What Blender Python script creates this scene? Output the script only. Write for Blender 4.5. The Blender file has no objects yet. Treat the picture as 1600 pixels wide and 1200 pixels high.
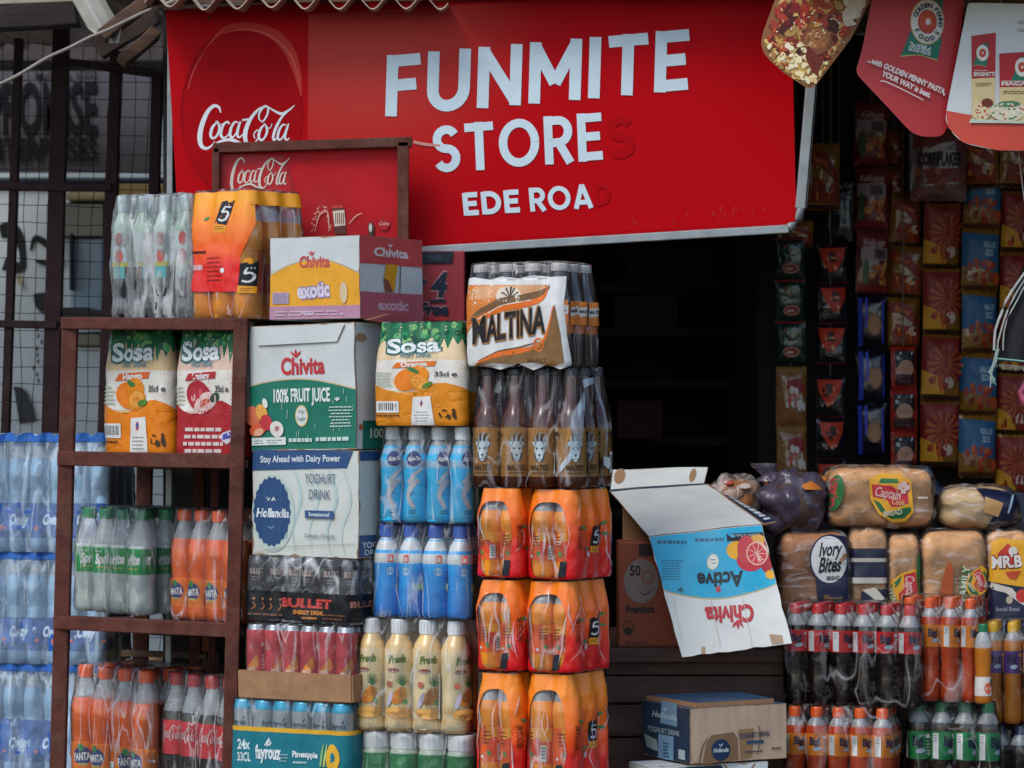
import bpy, bmesh, math, random
from mathutils import Vector as V, Matrix, noise
from mathutils.geometry import tessellate_polygon
from math import sin, cos, tan, pi, sqrt, atan2, radians as R
random.seed(11)
SC = bpy.context.scene
COL = SC.collection
# ------------------------------------------------------------------ camera, sky, sun, exposure
DIST, EYE, PX = 7.0, 1.5, 0.0015            # camera 7 m from the stacks; one photo pixel is 1.5 mm there
cam = bpy.data.objects.new('camera', bpy.data.cameras.new('camera')); COL.objects.link(cam)
cam.location = (0, -DIST, EYE); cam.rotation_euler = (R(90), 0, 0)
cam.data.sensor_width = 36; cam.data.lens = 36*DIST/(1600*PX); cam.data.shift_y = 0.025
cam.data.clip_start = .1; cam.data.clip_end = 2000
cam.data.dof.use_dof = True; cam.data.dof.focus_distance = 7.15; cam.data.dof.aperture_fstop = 5.6
SC.camera = cam
W_ = bpy.data.worlds.new('World'); SC.world = W_; W_.use_nodes = True
nt = W_.node_tree; nt.nodes.clear()
SUN_EL, SUN_AZ = 48, -35                    # elevation; azimuth from straight in front of the stall, minus = left
sky = nt.nodes.new('ShaderNodeTexSky'); sky.sky_type = 'NISHITA'; sky.sun_disc = False
sky.sun_elevation = R(SUN_EL); sky.sun_rotation = R(180-SUN_AZ); sky.air_density = 1.0; sky.dust_density = 1.2; sky.ozone_density = 1.0
bg = nt.nodes.new('ShaderNodeBackground'); bg.inputs[1].default_value = .135
wo = nt.nodes.new('ShaderNodeOutputWorld')
nt.links.new(sky.outputs[0], bg.inputs[0]); nt.links.new(bg.outputs[0], wo.inputs[0])
sun = bpy.data.objects.new('sun', bpy.data.lights.new('sun', 'SUN')); COL.objects.link(sun)
sun.data.energy = 1.1; sun.data.angle = R(24); sun.data.color = (1, .97, .92)
sd = V((sin(R(SUN_AZ))*cos(R(SUN_EL)), -cos(R(SUN_AZ))*cos(R(SUN_EL)), sin(R(SUN_EL))))
sun.rotation_euler = sd.to_track_quat('Z', 'Y').to_euler()
SC.view_settings.view_transform = 'Standard'; SC.view_settings.look = 'None'
SC.view_settings.exposure = 0.65; SC.view_settings.gamma = 1; SC.view_settings.use_curve_mapping = False
SC.render.engine = 'CYCLES'
cy = SC.cycles
cy.use_denoising = True; cy.max_bounces = 8; cy.diffuse_bounces = 3; cy.glossy_bounces = 3; cy.transmission_bounces = 3
cy.transparent_max_bounces = 24; cy.caustics_reflective = False; cy.caustics_refractive = False

# ------------------------------------------------------------------ helpers
def S(Y): return PX*(DIST+Y)/DIST            # metres per photo pixel at depth Y
def P(px, py, Y): s = S(Y); return V(((px-800)*s, Y, EYE-(py-640)*s))
def lin(c): return c/12.92 if c <= .04045 else ((c+.055)/1.055)**2.4
def hx(h): return tuple(lin(int(h[i:i+2], 16)/255) for i in (0, 2, 4))
MATS = {}
def mat(name, col, rough=.5, metal=0, var=.18, vs=14, bump=0, bs=60, coat=0, dirt=0, stretch=(1, 1, 1), spec=.5, sss=0, trans=0):
    k = (name, col, rough)
    if k in MATS: return MATS[k]
    m = bpy.data.materials.new(name); MATS[k] = m; m.use_nodes = True
    n = m.node_tree.nodes; l = m.node_tree.links; b = n['Principled BSDF']
    c = hx(col) if isinstance(col, str) else col
    b.inputs['Roughness'].default_value = rough; b.inputs['Metallic'].default_value = metal
    b.inputs['Coat Weight'].default_value = coat; b.inputs['Coat Roughness'].default_value = .08
    b.inputs['Specular IOR Level'].default_value = spec; b.inputs['Transmission Weight'].default_value = trans
    tc = n.new('ShaderNodeTexCoord'); mp = n.new('ShaderNodeMapping'); mp.inputs['Scale'].default_value = stretch
    oi = n.new('ShaderNodeObjectInfo'); ad = n.new('ShaderNodeVectorMath')
    l.new(tc.outputs['Object'], mp.inputs[0]); l.new(mp.outputs[0], ad.inputs[0]); l.new(oi.outputs['Random'], ad.inputs[1])
    no = n.new('ShaderNodeTexNoise'); no.inputs['Scale'].default_value = vs; no.inputs['Detail'].default_value = 5; no.inputs['Roughness'].default_value = .62
    l.new(ad.outputs[0], no.inputs['Vector'])
    mr = n.new('ShaderNodeMapRange'); mr.inputs[1].default_value = .3; mr.inputs[2].default_value = .7
    mr.inputs[3].default_value = 1-var; mr.inputs[4].default_value = 1+var*.4
    l.new(no.outputs[0], mr.inputs[0])
    hs = n.new('ShaderNodeHueSaturation'); hs.inputs['Color'].default_value = (*c, 1); l.new(mr.outputs[0], hs.inputs['Value'])
    out = hs.outputs[0]
    if dirt:
        n2 = n.new('ShaderNodeTexNoise'); n2.inputs['Scale'].default_value = vs*.45; n2.inputs['Detail'].default_value = 8; n2.inputs['Roughness'].default_value = .7
        l.new(ad.outputs[0], n2.inputs['Vector'])
        r2 = n.new('ShaderNodeMapRange'); r2.inputs[1].default_value = .5; r2.inputs[2].default_value = .72; r2.inputs[4].default_value = dirt; l.new(n2.outputs[0], r2.inputs[0])
        mx = n.new('ShaderNodeMixRGB'); mx.inputs[2].default_value = (.16, .12, .085, 1); l.new(r2.outputs[0], mx.inputs[0]); l.new(out, mx.inputs[1]); out = mx.outputs[0]
    l.new(out, b.inputs['Base Color'])
    if bump:
        n3 = n.new('ShaderNodeTexNoise'); n3.inputs['Scale'].default_value = bs; n3.inputs['Detail'].default_value = 4; l.new(ad.outputs[0], n3.inputs['Vector'])
        bp = n.new('ShaderNodeBump'); bp.inputs['Strength'].default_value = bump; bp.inputs['Distance'].default_value = .004
        l.new(n3.outputs[0], bp.inputs['Height']); l.new(bp.outputs[0], b.inputs['Normal'])
    return m
def ink(h, rough=.42): return mat('ink_'+h, h, rough, var=.13, vs=24, spec=.3)
def ramp_mat(name, stops, rough=.3, zmax=.25):
    """print whose colour runs up the sleeve (position along the object's own height)"""
    m = mat(name, stops[0][1], rough, bump=.25, bs=45, stretch=(1, 1, .35)); n = m.node_tree.nodes; l = m.node_tree.links; b = n['Principled BSDF']
    if 'ramped' in m: return m
    m['ramped'] = 1
    tc = n.new('ShaderNodeTexCoord'); sp = n.new('ShaderNodeSeparateXYZ'); l.new(tc.outputs['Object'], sp.inputs[0])
    no = n.new('ShaderNodeTexNoise'); no.inputs['Scale'].default_value = 22; l.new(tc.outputs['Object'], no.inputs[0])
    ma = n.new('ShaderNodeMath'); ma.operation = 'MULTIPLY_ADD'; ma.inputs[1].default_value = .05; l.new(no.outputs[0], ma.inputs[0]); l.new(sp.outputs[2], ma.inputs[2])
    mr = n.new('ShaderNodeMapRange'); mr.inputs[1].default_value = .025; mr.inputs[2].default_value = zmax+.025; l.new(ma.outputs[0], mr.inputs[0])
    cr = n.new('ShaderNodeValToRGB'); l.new(mr.outputs[0], cr.inputs[0])
    e = cr.color_ramp.elements
    while len(e) < len(stops): e.new(.5)
    for q, (p, c) in zip(e, stops): q.position = p; q.color = (*hx(c), 1)
    l.new(cr.outputs[0], b.inputs['Base Color'])
    return m
def film(name='clear_film', haze=.02, streak=.4, tint=(.86, .88, .9), scale=(34, 34, 5), edge=.57, crease_glint=.4):
    if name in MATS: return MATS[name]
    m = bpy.data.materials.new(name); MATS[name] = m; m.use_nodes = True
    n = m.node_tree.nodes; l = m.node_tree.links; b = n['Principled BSDF']
    b.inputs['Base Color'].default_value = (*tint, 1); b.inputs['Roughness'].default_value = .2
    tc = n.new('ShaderNodeTexCoord'); oi = n.new('ShaderNodeObjectInfo'); ad = n.new('ShaderNodeVectorMath')
    mp = n.new('ShaderNodeMapping'); mp.inputs['Scale'].default_value = scale; mp.inputs['Rotation'].default_value = (.25, .3, 0)
    mu = n.new('ShaderNodeVectorMath'); mu.operation = 'SCALE'; mu.inputs[3].default_value = 9
    l.new(oi.outputs['Random'], mu.inputs[0]); l.new(tc.outputs['Object'], ad.inputs[0]); l.new(mu.outputs[0], ad.inputs[1]); l.new(ad.outputs[0], mp.inputs[0])
    no = n.new('ShaderNodeTexNoise'); no.inputs['Scale'].default_value = 1; no.inputs['Detail'].default_value = 6; no.inputs['Distortion'].default_value = 1.2
    l.new(mp.outputs[0], no.inputs['Vector'])
    mr = n.new('ShaderNodeMapRange'); mr.inputs[1].default_value = edge; mr.inputs[2].default_value = edge+.22; mr.inputs[3].default_value = haze; mr.inputs[4].default_value = haze+streak  # white haze and streaks painted in for the film's weak highlights
    l.new(no.outputs[0], mr.inputs[0])
    # creases: fold highlights painted as white lines where a slow noise crosses its middle
    mpc = n.new('ShaderNodeMapping'); mpc.inputs['Scale'].default_value = (scale[0]*.6, scale[1]*.6, scale[2]*.9); mpc.inputs['Rotation'].default_value = (.5, .45, .3); l.new(ad.outputs[0], mpc.inputs[0])
    nc = n.new('ShaderNodeTexNoise'); nc.inputs['Scale'].default_value = 1; nc.inputs['Detail'].default_value = 1.5; nc.inputs['Distortion'].default_value = .5; l.new(mpc.outputs[0], nc.inputs['Vector'])
    sb = n.new('ShaderNodeMath'); sb.operation = 'SUBTRACT'; sb.inputs[1].default_value = .5; l.new(nc.outputs[0], sb.inputs[0])
    ab = n.new('ShaderNodeMath'); ab.operation = 'ABSOLUTE'; l.new(sb.outputs[0], ab.inputs[0])
    mc = n.new('ShaderNodeMapRange'); mc.inputs[1].default_value = 0; mc.inputs[2].default_value = .026; mc.inputs[3].default_value = crease_glint; mc.inputs[4].default_value = 0; l.new(ab.outputs[0], mc.inputs[0])
    mk = n.new('ShaderNodeMath'); mk.operation = 'MULTIPLY'; nm = n.new('ShaderNodeTexNoise'); nm.inputs['Scale'].default_value = 9; l.new(ad.outputs[0], nm.inputs['Vector'])
    mm = n.new('ShaderNodeMapRange'); mm.inputs[1].default_value = .42; mm.inputs[2].default_value = .62; l.new(nm.outputs[0], mm.inputs[0]); l.new(mm.outputs[0], mk.inputs[0]); l.new(mc.outputs[0], mk.inputs[1])
    sm = n.new('ShaderNodeMath'); sm.operation = 'ADD'; sm.use_clamp = True; l.new(mr.outputs[0], sm.inputs[0]); l.new(mk.outputs[0], sm.inputs[1])
    n2 = n.new('ShaderNodeTexNoise'); n2.inputs['Scale'].default_value = 38; n2.inputs['Detail'].default_value = 3; n2.inputs['Distortion'].default_value = 1.5; l.new(ad.outputs[0], n2.inputs['Vector'])
    bp = n.new('ShaderNodeBump'); bp.inputs['Strength'].default_value = .55; bp.inputs['Distance'].default_value = .005; l.new(n2.outputs[0], bp.inputs['Height']); l.new(bp.outputs[0], b.inputs['Normal'])
    gl = n.new('ShaderNodeBsdfGlossy'); gl.inputs['Roughness'].default_value = .16; l.new(bp.outputs[0], gl.inputs['Normal'])
    fr = n.new('ShaderNodeFresnel'); fr.inputs[0].default_value = 1.3
    tr = n.new('ShaderNodeBsdfTransparent'); tr.inputs[0].default_value = (1, 1, 1, 1)
    m1 = n.new('ShaderNodeMixShader'); l.new(fr.outputs[0], m1.inputs[0]); l.new(tr.outputs[0], m1.inputs[1]); l.new(gl.outputs[0], m1.inputs[2])
    m2 = n.new('ShaderNodeMixShader'); l.new(sm.outputs[0], m2.inputs[0]); l.new(m1.outputs[0], m2.inputs[1]); l.new(b.outputs[0], m2.inputs[2])
    l.new(m2.outputs[0], n['Material Output'].inputs[0])
    return m

class MB:
    def __init__(s): s.v = []; s.f = []; s.m = []; s.ms = []
    def mi(s, m):
        if m not in s.ms: s.ms.append(m)
        return s.ms.index(m)
    def face(s, pts, m):
        i = len(s.v); s.v += [V(p) for p in pts]; s.f.append(tuple(range(i, i+len(pts)))); s.m.append(s.mi(m))
    def mesh(s, vs, fs, m):
        i = len(s.v); s.v += [V(p) for p in vs]; k = s.mi(m)
        for f in fs: s.f.append(tuple(i+j for j in f)); s.m.append(k)
    def box(s, c, d, m, M=None):
        c = V(c); x, y, z = (q/2 for q in d)
        vs = [V((a*x, b*y, e*z)) for a in (-1, 1) for b in (-1, 1) for e in (-1, 1)]
        if M: vs = [M @ p for p in vs]
        s.mesh([c+p for p in vs], [(0, 1, 3, 2), (4, 6, 7, 5), (0, 4, 5, 1), (2, 3, 7, 6), (0, 2, 6, 4), (1, 5, 7, 3)], m)
    def bar(s, a, b, w, d, m, up=(0, 1, 0)):
        a, b = V(a), V(b); z = (b-a).normalized(); y = V(up); x = y.cross(z).normalized(); y = z.cross(x).normalized()
        s.mesh([p+x*i*w/2+y*j*d/2 for p in (a, b) for i, j in ((-1, -1), (1, -1), (1, 1), (-1, 1))],
               [(3, 2, 1, 0), (4, 5, 6, 7), (0, 1, 5, 4), (1, 2, 6, 5), (2, 3, 7, 6), (3, 0, 4, 7)], m)
    def grid(s, rows, m, closed=False, mf=None):
        i = len(s.v); nc = len(rows[0])
        for r in rows: s.v += [V(p) for p in r]
        for a in range(len(rows)-1):
            for b in range(nc if closed else nc-1):
                c = (b+1) % nc
                s.f.append((i+a*nc+b, i+a*nc+c, i+(a+1)*nc+c, i+(a+1)*nc+b)); s.m.append(s.mi(mf(a, b) if mf else m))
    def tube(s, pts, r, m, n=8):
        pts = [V(p) for p in pts]; rows = []
        for k, p in enumerate(pts):
            d = (pts[min(k+1, len(pts)-1)]-pts[max(k-1, 0)]).normalized()
            a = d.cross(V((0, 0, 1)) if abs(d.z) < .9 else V((1, 0, 0))).normalized(); b = d.cross(a)
            rr = r[k] if isinstance(r, (list, tuple)) else r
            rows.append([p+a*cos(2*pi*j/n)*rr+b*sin(2*pi*j/n)*rr for j in range(n)])
        s.grid(rows, m, True)
        s.face(rows[0], m); s.face(rows[-1][::-1], m)
    def lathe(s, prof, n, m, mf=None, c=(0, 0)):
        s.grid([[(c[0]+r*cos(2*pi*j/n), c[1]+r*sin(2*pi*j/n), z) for j in range(n)] for r, z in prof], m, True, mf)
    def data(s, name, origin=None, smooth=False, bevel=0, sub=0, disp=None):
        me = bpy.data.meshes.new(name)
        o = V(origin) if origin is not None else V((0, 0, 0))
        me.from_pydata([p-o for p in s.v], [], s.f)
        for m in s.ms: me.materials.append(m)
        me.polygons.foreach_set('material_index', s.m)
        if bevel or sub or disp:
            bm = bmesh.new(); bm.from_mesh(me)
            if bevel: bmesh.ops.bevel(bm, geom=bm.edges[:], offset=bevel, segments=2, affect='EDGES', profile=.5)
            if sub: bmesh.ops.subdivide_edges(bm, edges=bm.edges[:], cuts=sub, use_grid_fill=True)
            if disp:
                for q in bm.verts: q.co = disp(q.co)
            bm.to_mesh(me); bm.free()
        if smooth: me.polygons.foreach_set('use_smooth', [True]*len(me.polygons))
        me.update()
        return me
    def build(s, name, parent=None, origin=None, **k):
        o = bpy.data.objects.new(name, s.data(name, origin, **k)); COL.objects.link(o)
        if parent: o.parent = parent
        return o
def link(name, me, parent=None):
    o = bpy.data.objects.new(name, me); COL.objects.link(o)
    if parent: o.parent = parent
    return o
USED = {}
def tag(o, label, cat, group=None):
    o['label'] = label; o['category'] = cat
    if group: o['group'] = group
    return o
def thing(name, label, cat, loc=(0, 0, 0), rot=(0, 0, 0), group=None):
    o = bpy.data.objects.new(name, None); COL.objects.link(o); o.location = loc; o.rotation_euler = rot; o.empty_display_size = .05
    return tag(o, label, cat, group)

# ---- flat print, laid on any surface given as fn(u, v, h)
TXT = {}
def glyphs(t, bold):
    k = (t, bold)
    if k not in TXT:
        c = bpy.data.curves.new('t', 'FONT'); c.body = t; c.resolution_u = 3; c.offset = bold
        o = bpy.data.objects.new('t', c); COL.objects.link(o)
        me = bpy.data.meshes.new_from_object(o.evaluated_get(bpy.context.evaluated_depsgraph_get()))
        me.calc_loop_triangles()
        TXT[k] = ([(v.co.x, v.co.y) for v in me.vertices], [tuple(q.vertices) for q in me.loop_triangles])
        bpy.data.objects.remove(o); bpy.data.curves.remove(c); bpy.data.meshes.remove(me)
    return TXT[k]
CAPH = [None]
def smooth_path(pts, n=5):
    out = []; q = [pts[0]]+list(pts)+[pts[-1]]
    for i in range(1, len(q)-2):
        for k in range(n):
            t = k/n
            out.append(tuple(.5*(2*q[i][d]+(q[i+1][d]-q[i-1][d])*t+(2*q[i-1][d]-5*q[i][d]+4*q[i+1][d]-q[i+2][d])*t*t+(3*q[i][d]-q[i-1][d]-3*q[i+1][d]+q[i+2][d])*t**3) for d in range(len(pts[0]))))
    return out+[tuple(pts[-1])]
class Pr:
    """draws in units (x right, y down); T = (x0, y0, kx, ky) turns them into surface metres"""
    def __init__(s, fn, T=(0, 0, 1, 1), cell=None, h=.0008, dh=.00022):
        s.fn = fn; s.T = T; s.mb = MB(); s.h = h; s.dh = dh; s.cell = cell; s.n = 0; s.lock = s.fine = False
    def put(s, vs, ts, m):
        x0, y0, kx, ky = s.T; m = ink(m) if isinstance(m, str) else m
        uv = [((x-x0)*kx, (y0-y)*ky) for x, y in vs]; ts = list(ts)
        if s.cell:
            L2 = s.cell**2; out = []; cache = {}
            def mid(a, b):
                k = (min(a, b), max(a, b))
                if k not in cache: uv.append(((uv[a][0]+uv[b][0])/2, (uv[a][1]+uv[b][1])/2)); cache[k] = len(uv)-1
                return cache[k]
            def d2(a, b): return (uv[a][0]-uv[b][0])**2+(uv[a][1]-uv[b][1])**2
            while ts:
                t = ts.pop(); e = [(d2(t[i], t[(i+1) % 3]), i) for i in range(3)]; mx, i = max(e)
                if mx <= L2 or len(out) > 60000: out.append(t); continue
                a, b, c = t[i], t[(i+1) % 3], t[(i+2) % 3]; q = mid(a, b); ts += [(a, q, c), (q, b, c)]
            ts = out
        fix = []
        for a, b, c in ts:
            ar = (uv[b][0]-uv[a][0])*(uv[c][1]-uv[a][1])-(uv[c][0]-uv[a][0])*(uv[b][1]-uv[a][1])
            fix.append((a, b, c) if ar > 0 else (a, c, b))
        s.mb.mesh([s.fn(u, v, s.h) for u, v in uv], fix, m); s.n += 1
        if not s.lock: s.h += s.dh*(.03 if s.fine else 1 if s.n < 14 else .35)
    def poly(s, pts, m, holes=()):
        loops = [[V((x, y, 0)) for x, y in pts]]+[[V((x, y, 0)) for x, y in h] for h in holes]
        s.put([(p.x, p.y) for lo in loops for p in lo], tessellate_polygon(loops), m)
    def rect(s, x0, y0, x1, y1, m): s.put([(x0, y0), (x1, y0), (x1, y1), (x0, y1)], [(0, 1, 2), (0, 2, 3)], m)
    def ell(s, x, y, a, b, m, n=26, rot=0, jag=0):
        c, q = cos(R(rot)), sin(R(rot)); v = [(x, y)]
        for k in range(n):
            t = 2*pi*k/n; r = 1+(jag*(-1)**k); ex, ey = a*r*cos(t), b*r*sin(t); v.append((x+ex*c-ey*q, y+ex*q+ey*c))
        s.put(v, [(0, 1+k, 1+(k+1) % n) for k in range(n)], m)
    def ring(s, x, y, a, b, w, m, n=30):
        v = []
        for k in range(n):
            t = 2*pi*k/n; v += [(x+a*cos(t), y+b*sin(t)), (x+(a-w)*cos(t), y+(b-w)*sin(t))]
        s.put(v, [q for k in range(n) for q in ((2*k, 2*k+1, (2*k+2) % (2*n)), (2*k+1, (2*k+3) % (2*n), (2*k+2) % (2*n)))], m)
    def stroke(s, pts, w, m, sm=True):
        if sm and len(pts) > 2: pts = smooth_path(pts)
        v = []; n = len(pts)
        for k, p in enumerate(pts):
            a, b = pts[max(k-1, 0)], pts[min(k+1, n-1)]; dx, dy = b[0]-a[0], b[1]-a[1]; L = sqrt(dx*dx+dy*dy) or 1
            ww = (p[2] if len(p) > 2 else w)/2; v += [(p[0]-dy/L*ww, p[1]+dx/L*ww), (p[0]+dy/L*ww, p[1]-dx/L*ww)]
        s.put(v, [q for k in range(n-1) for q in ((2*k, 2*k+1, 2*k+3), (2*k, 2*k+3, 2*k+2))], m)
    def text(s, t, x, y, hgt, m, w=None, al='l', bold=.0, sh=0, rot=0, flip=False, bend=0):
        """y is the baseline, hgt the capital height, w the width to fit"""
        if CAPH[0] is None: CAPH[0] = max(q[1] for q in glyphs('H', 0)[0])
        vs, ts = glyphs(t, bold)
        if not vs: return
        x0 = min(q[0] for q in vs); x1 = max(q[0] for q in vs); k = hgt/CAPH[0]; kx = w/(x1-x0) if w else k; W = (x1-x0)*kx
        ox = {'l': 0, 'c': -W/2, 'r': -W}[al]; c, q = cos(R(rot)), sin(R(rot)); out = []
        for a, b in vs:
            px = (a-x0)*kx+ox+b*k*sh; py = b*k+bend*(1-(2*((a-x0)*kx)/W-1)**2)
            if flip: px, py = -px, -py
            out.append((x+px*c-py*q, y-(px*q+py*c)))
        s.h += s.dh*.8; s.put(out, ts, m)
    def lines(s, x, y, w, n, dy, th, m, al='l', jit=.25):
        s.lock = True
        for k in range(n):
            ww = w*(1-random.random()*jit); xa = x if al == 'l' else x-ww/2
            t = xa
            while t < xa+ww-.5:
                q = random.uniform(.08, .2)*w; s.rect(t, y+k*dy, min(t+q, xa+ww), y+k*dy+th, m); t += q+.03*w
        s.lock = False; s.h += s.dh*.3
    def barcode(s, x0, y0, x1, y1, pad=.1, bg='d9d9d4'):
        s.rect(x0, y0, x1, y1, bg); w = x1-x0; t = x0+w*pad; s.lock = True
        while t < x1-w*pad:
            q = random.uniform(.02, .06)*w; s.rect(t, y0+(y1-y0)*.15, t+q, y1-(y1-y0)*.2, '2a2a30'); t += q+random.uniform(.02, .06)*w
        s.lock = False; s.h += s.dh*.3
    def build(s, name, parent, origin=None, smooth=False):
        return s.mb.build(name, parent, origin, smooth=smooth)

def coca(p, x, y, sx, sy, m, under=True):
    """flowing script wordmark; (x, y) top left, drawn in 475 x 230 units"""
    q = lambda L: [(x+a*sx, y+b*sy, w*sx) for a, b, w in L]
    st = [[(108, 40, 5), (98, 12, 12), (72, 6, 16), (40, 40, 20), (14, 105, 24), (4, 165, 24), (12, 208, 20), (36, 222, 14), (62, 208, 8), (78, 185, 4)],
          [(92, 88, 6), (68, 112, 13), (58, 150, 15), (68, 170, 12), (88, 158, 11), (102, 122, 13), (94, 90, 10), (84, 86, 6), (100, 100, 4), (122, 96, 4)],
          [(150, 98, 10), (140, 86, 9), (120, 104, 12), (108, 145, 15), (118, 168, 12), (138, 160, 7), (156, 130, 4)],
          [(196, 92, 5), (178, 88, 10), (160, 116, 13), (154, 152, 14), (164, 166, 10), (182, 148, 7), (198, 108, 6)],
          [(206, 84, 8), (194, 120, 13), (190, 152, 13), (200, 166, 9), (222, 146, 4)],
          [(214, 78, 9), (244, 74, 9)],
          [(312, 84, 4), (298, 72, 7), (300, 40, 10), (322, 10, 12), (342, 14, 10), (338, 50, 9), (318, 84, 7), (305, 84, 4)],
          [(322, 8, 5), (290, 28, 12), (252, 78, 18), (230, 138, 22), (232, 186, 20), (252, 204, 13), (280, 190, 7), (298, 150, 4), (290, 128, 6), (272, 150, 6), (278, 172, 5)],
          [(336, 6, 4), (372, 30, 10), (410, 46, 14), (445, 28, 10), (474, 2, 3)],
          [(326, 100, 6), (306, 122, 12), (296, 160, 14), (308, 180, 11), (326, 166, 10), (338, 132, 12), (330, 104, 9), (322, 98, 5), (350, 120, 4), (362, 96, 4)],
          [(440, 34, 6), (408, 66, 11), (380, 120, 14), (368, 164, 13), (374, 180, 10), (396, 156, 4)],
          [(432, 106, 5), (416, 102, 9), (398, 128, 12), (390, 166, 12), (402, 178, 9), (420, 156, 7), (434, 118, 6)],
          [(444, 96, 8), (430, 140, 12), (426, 168, 12), (436, 180, 8), (448, 168, 4)]]
    if under: st.append([(70, 205, 5), (110, 185, 12), (160, 178, 16), (205, 196, 14), (236, 206, 6)])
    for L in st: p.stroke(q(L), 1, m)

# block capitals for the shop board, drawn with strokes in a 1-high box (widths in WID)
def blk(c):
    t = .2; h = t/2
    arc = lambda cx, cy, rx, ry, a, b, n=12: [(cx+rx*cos(R(a+(b-a)*k/n)), cy+ry*sin(R(a+(b-a)*k/n))) for k in range(n+1)]
    if c == 'F': return .58, [[(h, 0), (h, 1)], [(h, 1-h), (.58, 1-h)], [(h, .5), (.52, .5)]]
    if c == 'E': return .58, [[(h, 0), (h, 1)], [(h, 1-h), (.58, 1-h)], [(h, .51), (.53, .51)], [(h, h), (.58, h)]]
    if c == 'I': return .2, [[(h, 0), (h, 1)]]
    if c == 'T': return .68, [[(.34, 0), (.34, 1)], [(0, 1-h), (.68, 1-h)]]
    if c == 'U': return .74, [[(h, 1)]+arc(.37, .36, .27, .27, 180, 360)+[(.64, 1)]]
    if c == 'N': return .76, [[(h, 0), (h, 1)], [(.66, 0), (.66, 1)], [(.1, .93), (.66, .07)]]
    if c == 'M': return .9, [[(h, 0), (h, 1)], [(.8, 0), (.8, 1)], [(.1, .93), (.45, .3)], [(.8, .93), (.45, .3)]]
    if c == 'O': return .94, [arc(.47, .5, .38, .41, 0, 360, 30)]
    if c == 'D': return .74, [[(h, 0), (h, 1)], [(h, .9)]+arc(.3, .5, .36, .4, 90, -90)+[(h, .1)]]
    if c == 'R': return .66, [[(h, 0), (h, 1)], [(h, .9)]+arc(.34, .67, .23, .23, 90, -90)+[(h, .44)], [(.34, .44), (.6, 0)]]
    if c == 'A': return .8, [[(.08, 0), (.4, 1)], [(.72, 0), (.4, 1)], [(.2, .26), (.6, .26)]]
    if c == 'S': return .62, [arc(.31, .7, .22, .2, 25, 270)[:]+arc(.31, .3, .22, .2, 90, -155)]
    return .3, []
def block_text(p, s, x, y, h, wfit, rot, sh, m, gap=.13):
    tot = sum(blk(c)[0]+gap for c in s)-gap; k = wfit/(tot*h); c_, s_ = cos(R(rot)), sin(R(rot)); ox = 0
    for ch in s:
        wd, st = blk(ch)
        for L in st:
            q = []
            for a, b in L:
                px, py = (ox+a)*h*k+b*h*sh, b*h
                q.append((x+px*c_-py*s_, y-(px*s_+py*c_)))
            p.stroke(q, .2*h*(k if ch != 'I' else k), m, sm=False)
        ox += wd+gap
# ------------------------------------------------------------------ bottles, shrink packs, cartons
PROF = {
 'soda': [(0, 0), (.78, 0), (.95, .015), (1, .05), (1, .14), (.94, .24), (.9, .33), (.95, .42), (1, .5), (1, .6), (.97, .66), (.86, .73), (.66, .81), (.47, .87), (.42, .9), (.42, .93)],
 'spri': [(0, 0), (.78, 0), (.95, .015), (1, .05), (1, .13), (.95, .2), (.97, .3), (1, .38), (1, .64), (.95, .68), (.78, .77), (.58, .85), (.44, .9), (.42, .93)],
 'bigi': [(0, 0), (.8, 0), (.96, .015), (1, .05), (1, .16), (.96, .28), (.9, .38), (.95, .47), (1, .53), (1, .76), (.95, .8), (.74, .86), (.5, .895), (.43, .91), (.43, .93)],
 'juice': [(0, 0), (.8, 0), (.97, .015), (1, .04), (1, .3), (1, .5), (.95, .52), (.95, .535), (1, .555), (1, .68), (.95, .73), (.8, .8), (.6, .86), (.5, .89), (.46, .93)],
 'malt': [(0, 0), (.85, 0), (.98, .015), (1, .03), (1, .5), (.97, .55), (.8, .62), (.56, .69), (.46, .75), (.42, .85), (.38, .93), (.36, .96)],
 'stub': [(0, 0), (.85, 0), (.98, .015), (1, .03), (1, .6), (.95, .66), (.8, .74), (.66, .8), (.56, .88), (.5, .93), (.5, .96)],
 'yo': [(0, 0), (.9, 0), (1, .02), (1, .1), (.97, .13), (1, .16), (.97, .25), (.9, .4), (.93, .5), (1, .6), (.98, .66), (.8, .76), (.6, .82), (.45, .855), (.42, .87), (.42, .93)],
 'smoo': [(0, 0), (.9, 0), (1, .03), (1, .12), (.96, .14), (.96, .16), (1, .18), (.97, .4), (1, .62), (1, .68), (.95, .71), (.98, .74), (.86, .79), (.62, .84), (.47, .875), (.45, .93)],
 'can': [(0, 0), (.8, 0), (.84, .01), (1, .06), (1, .92), (.9, .965), (.86, .98), (.88, 1), (.8, 1), (.78, .985), (0, .985)],
 'jar': [(0, 0), (.9, 0), (1, .03), (1, .7), (.92, .76), (.8, .8), (.8, .93)],
}
CAPZ = {'soda': (.9, 1, .5), 'spri': (.9, 1, .5), 'bigi': (.9, 1, .52), 'juice': (.91, 1, .6), 'malt': (.94, 1, .46), 'stub': (.92, 1, .62), 'yo': (.86, 1, .56), 'smoo': (.87, 1, .56), 'jar': (.78, 1, .92)}
def rad(kind, z):
    pr = PROF[kind]
    for (r0, z0), (r1, z1) in zip(pr, pr[1:]):
        if z0 <= z <= z1 and z1 > z0: return r0+(r1-r0)*(z-z0)/(z1-z0)
    return pr[-1][0]
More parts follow.
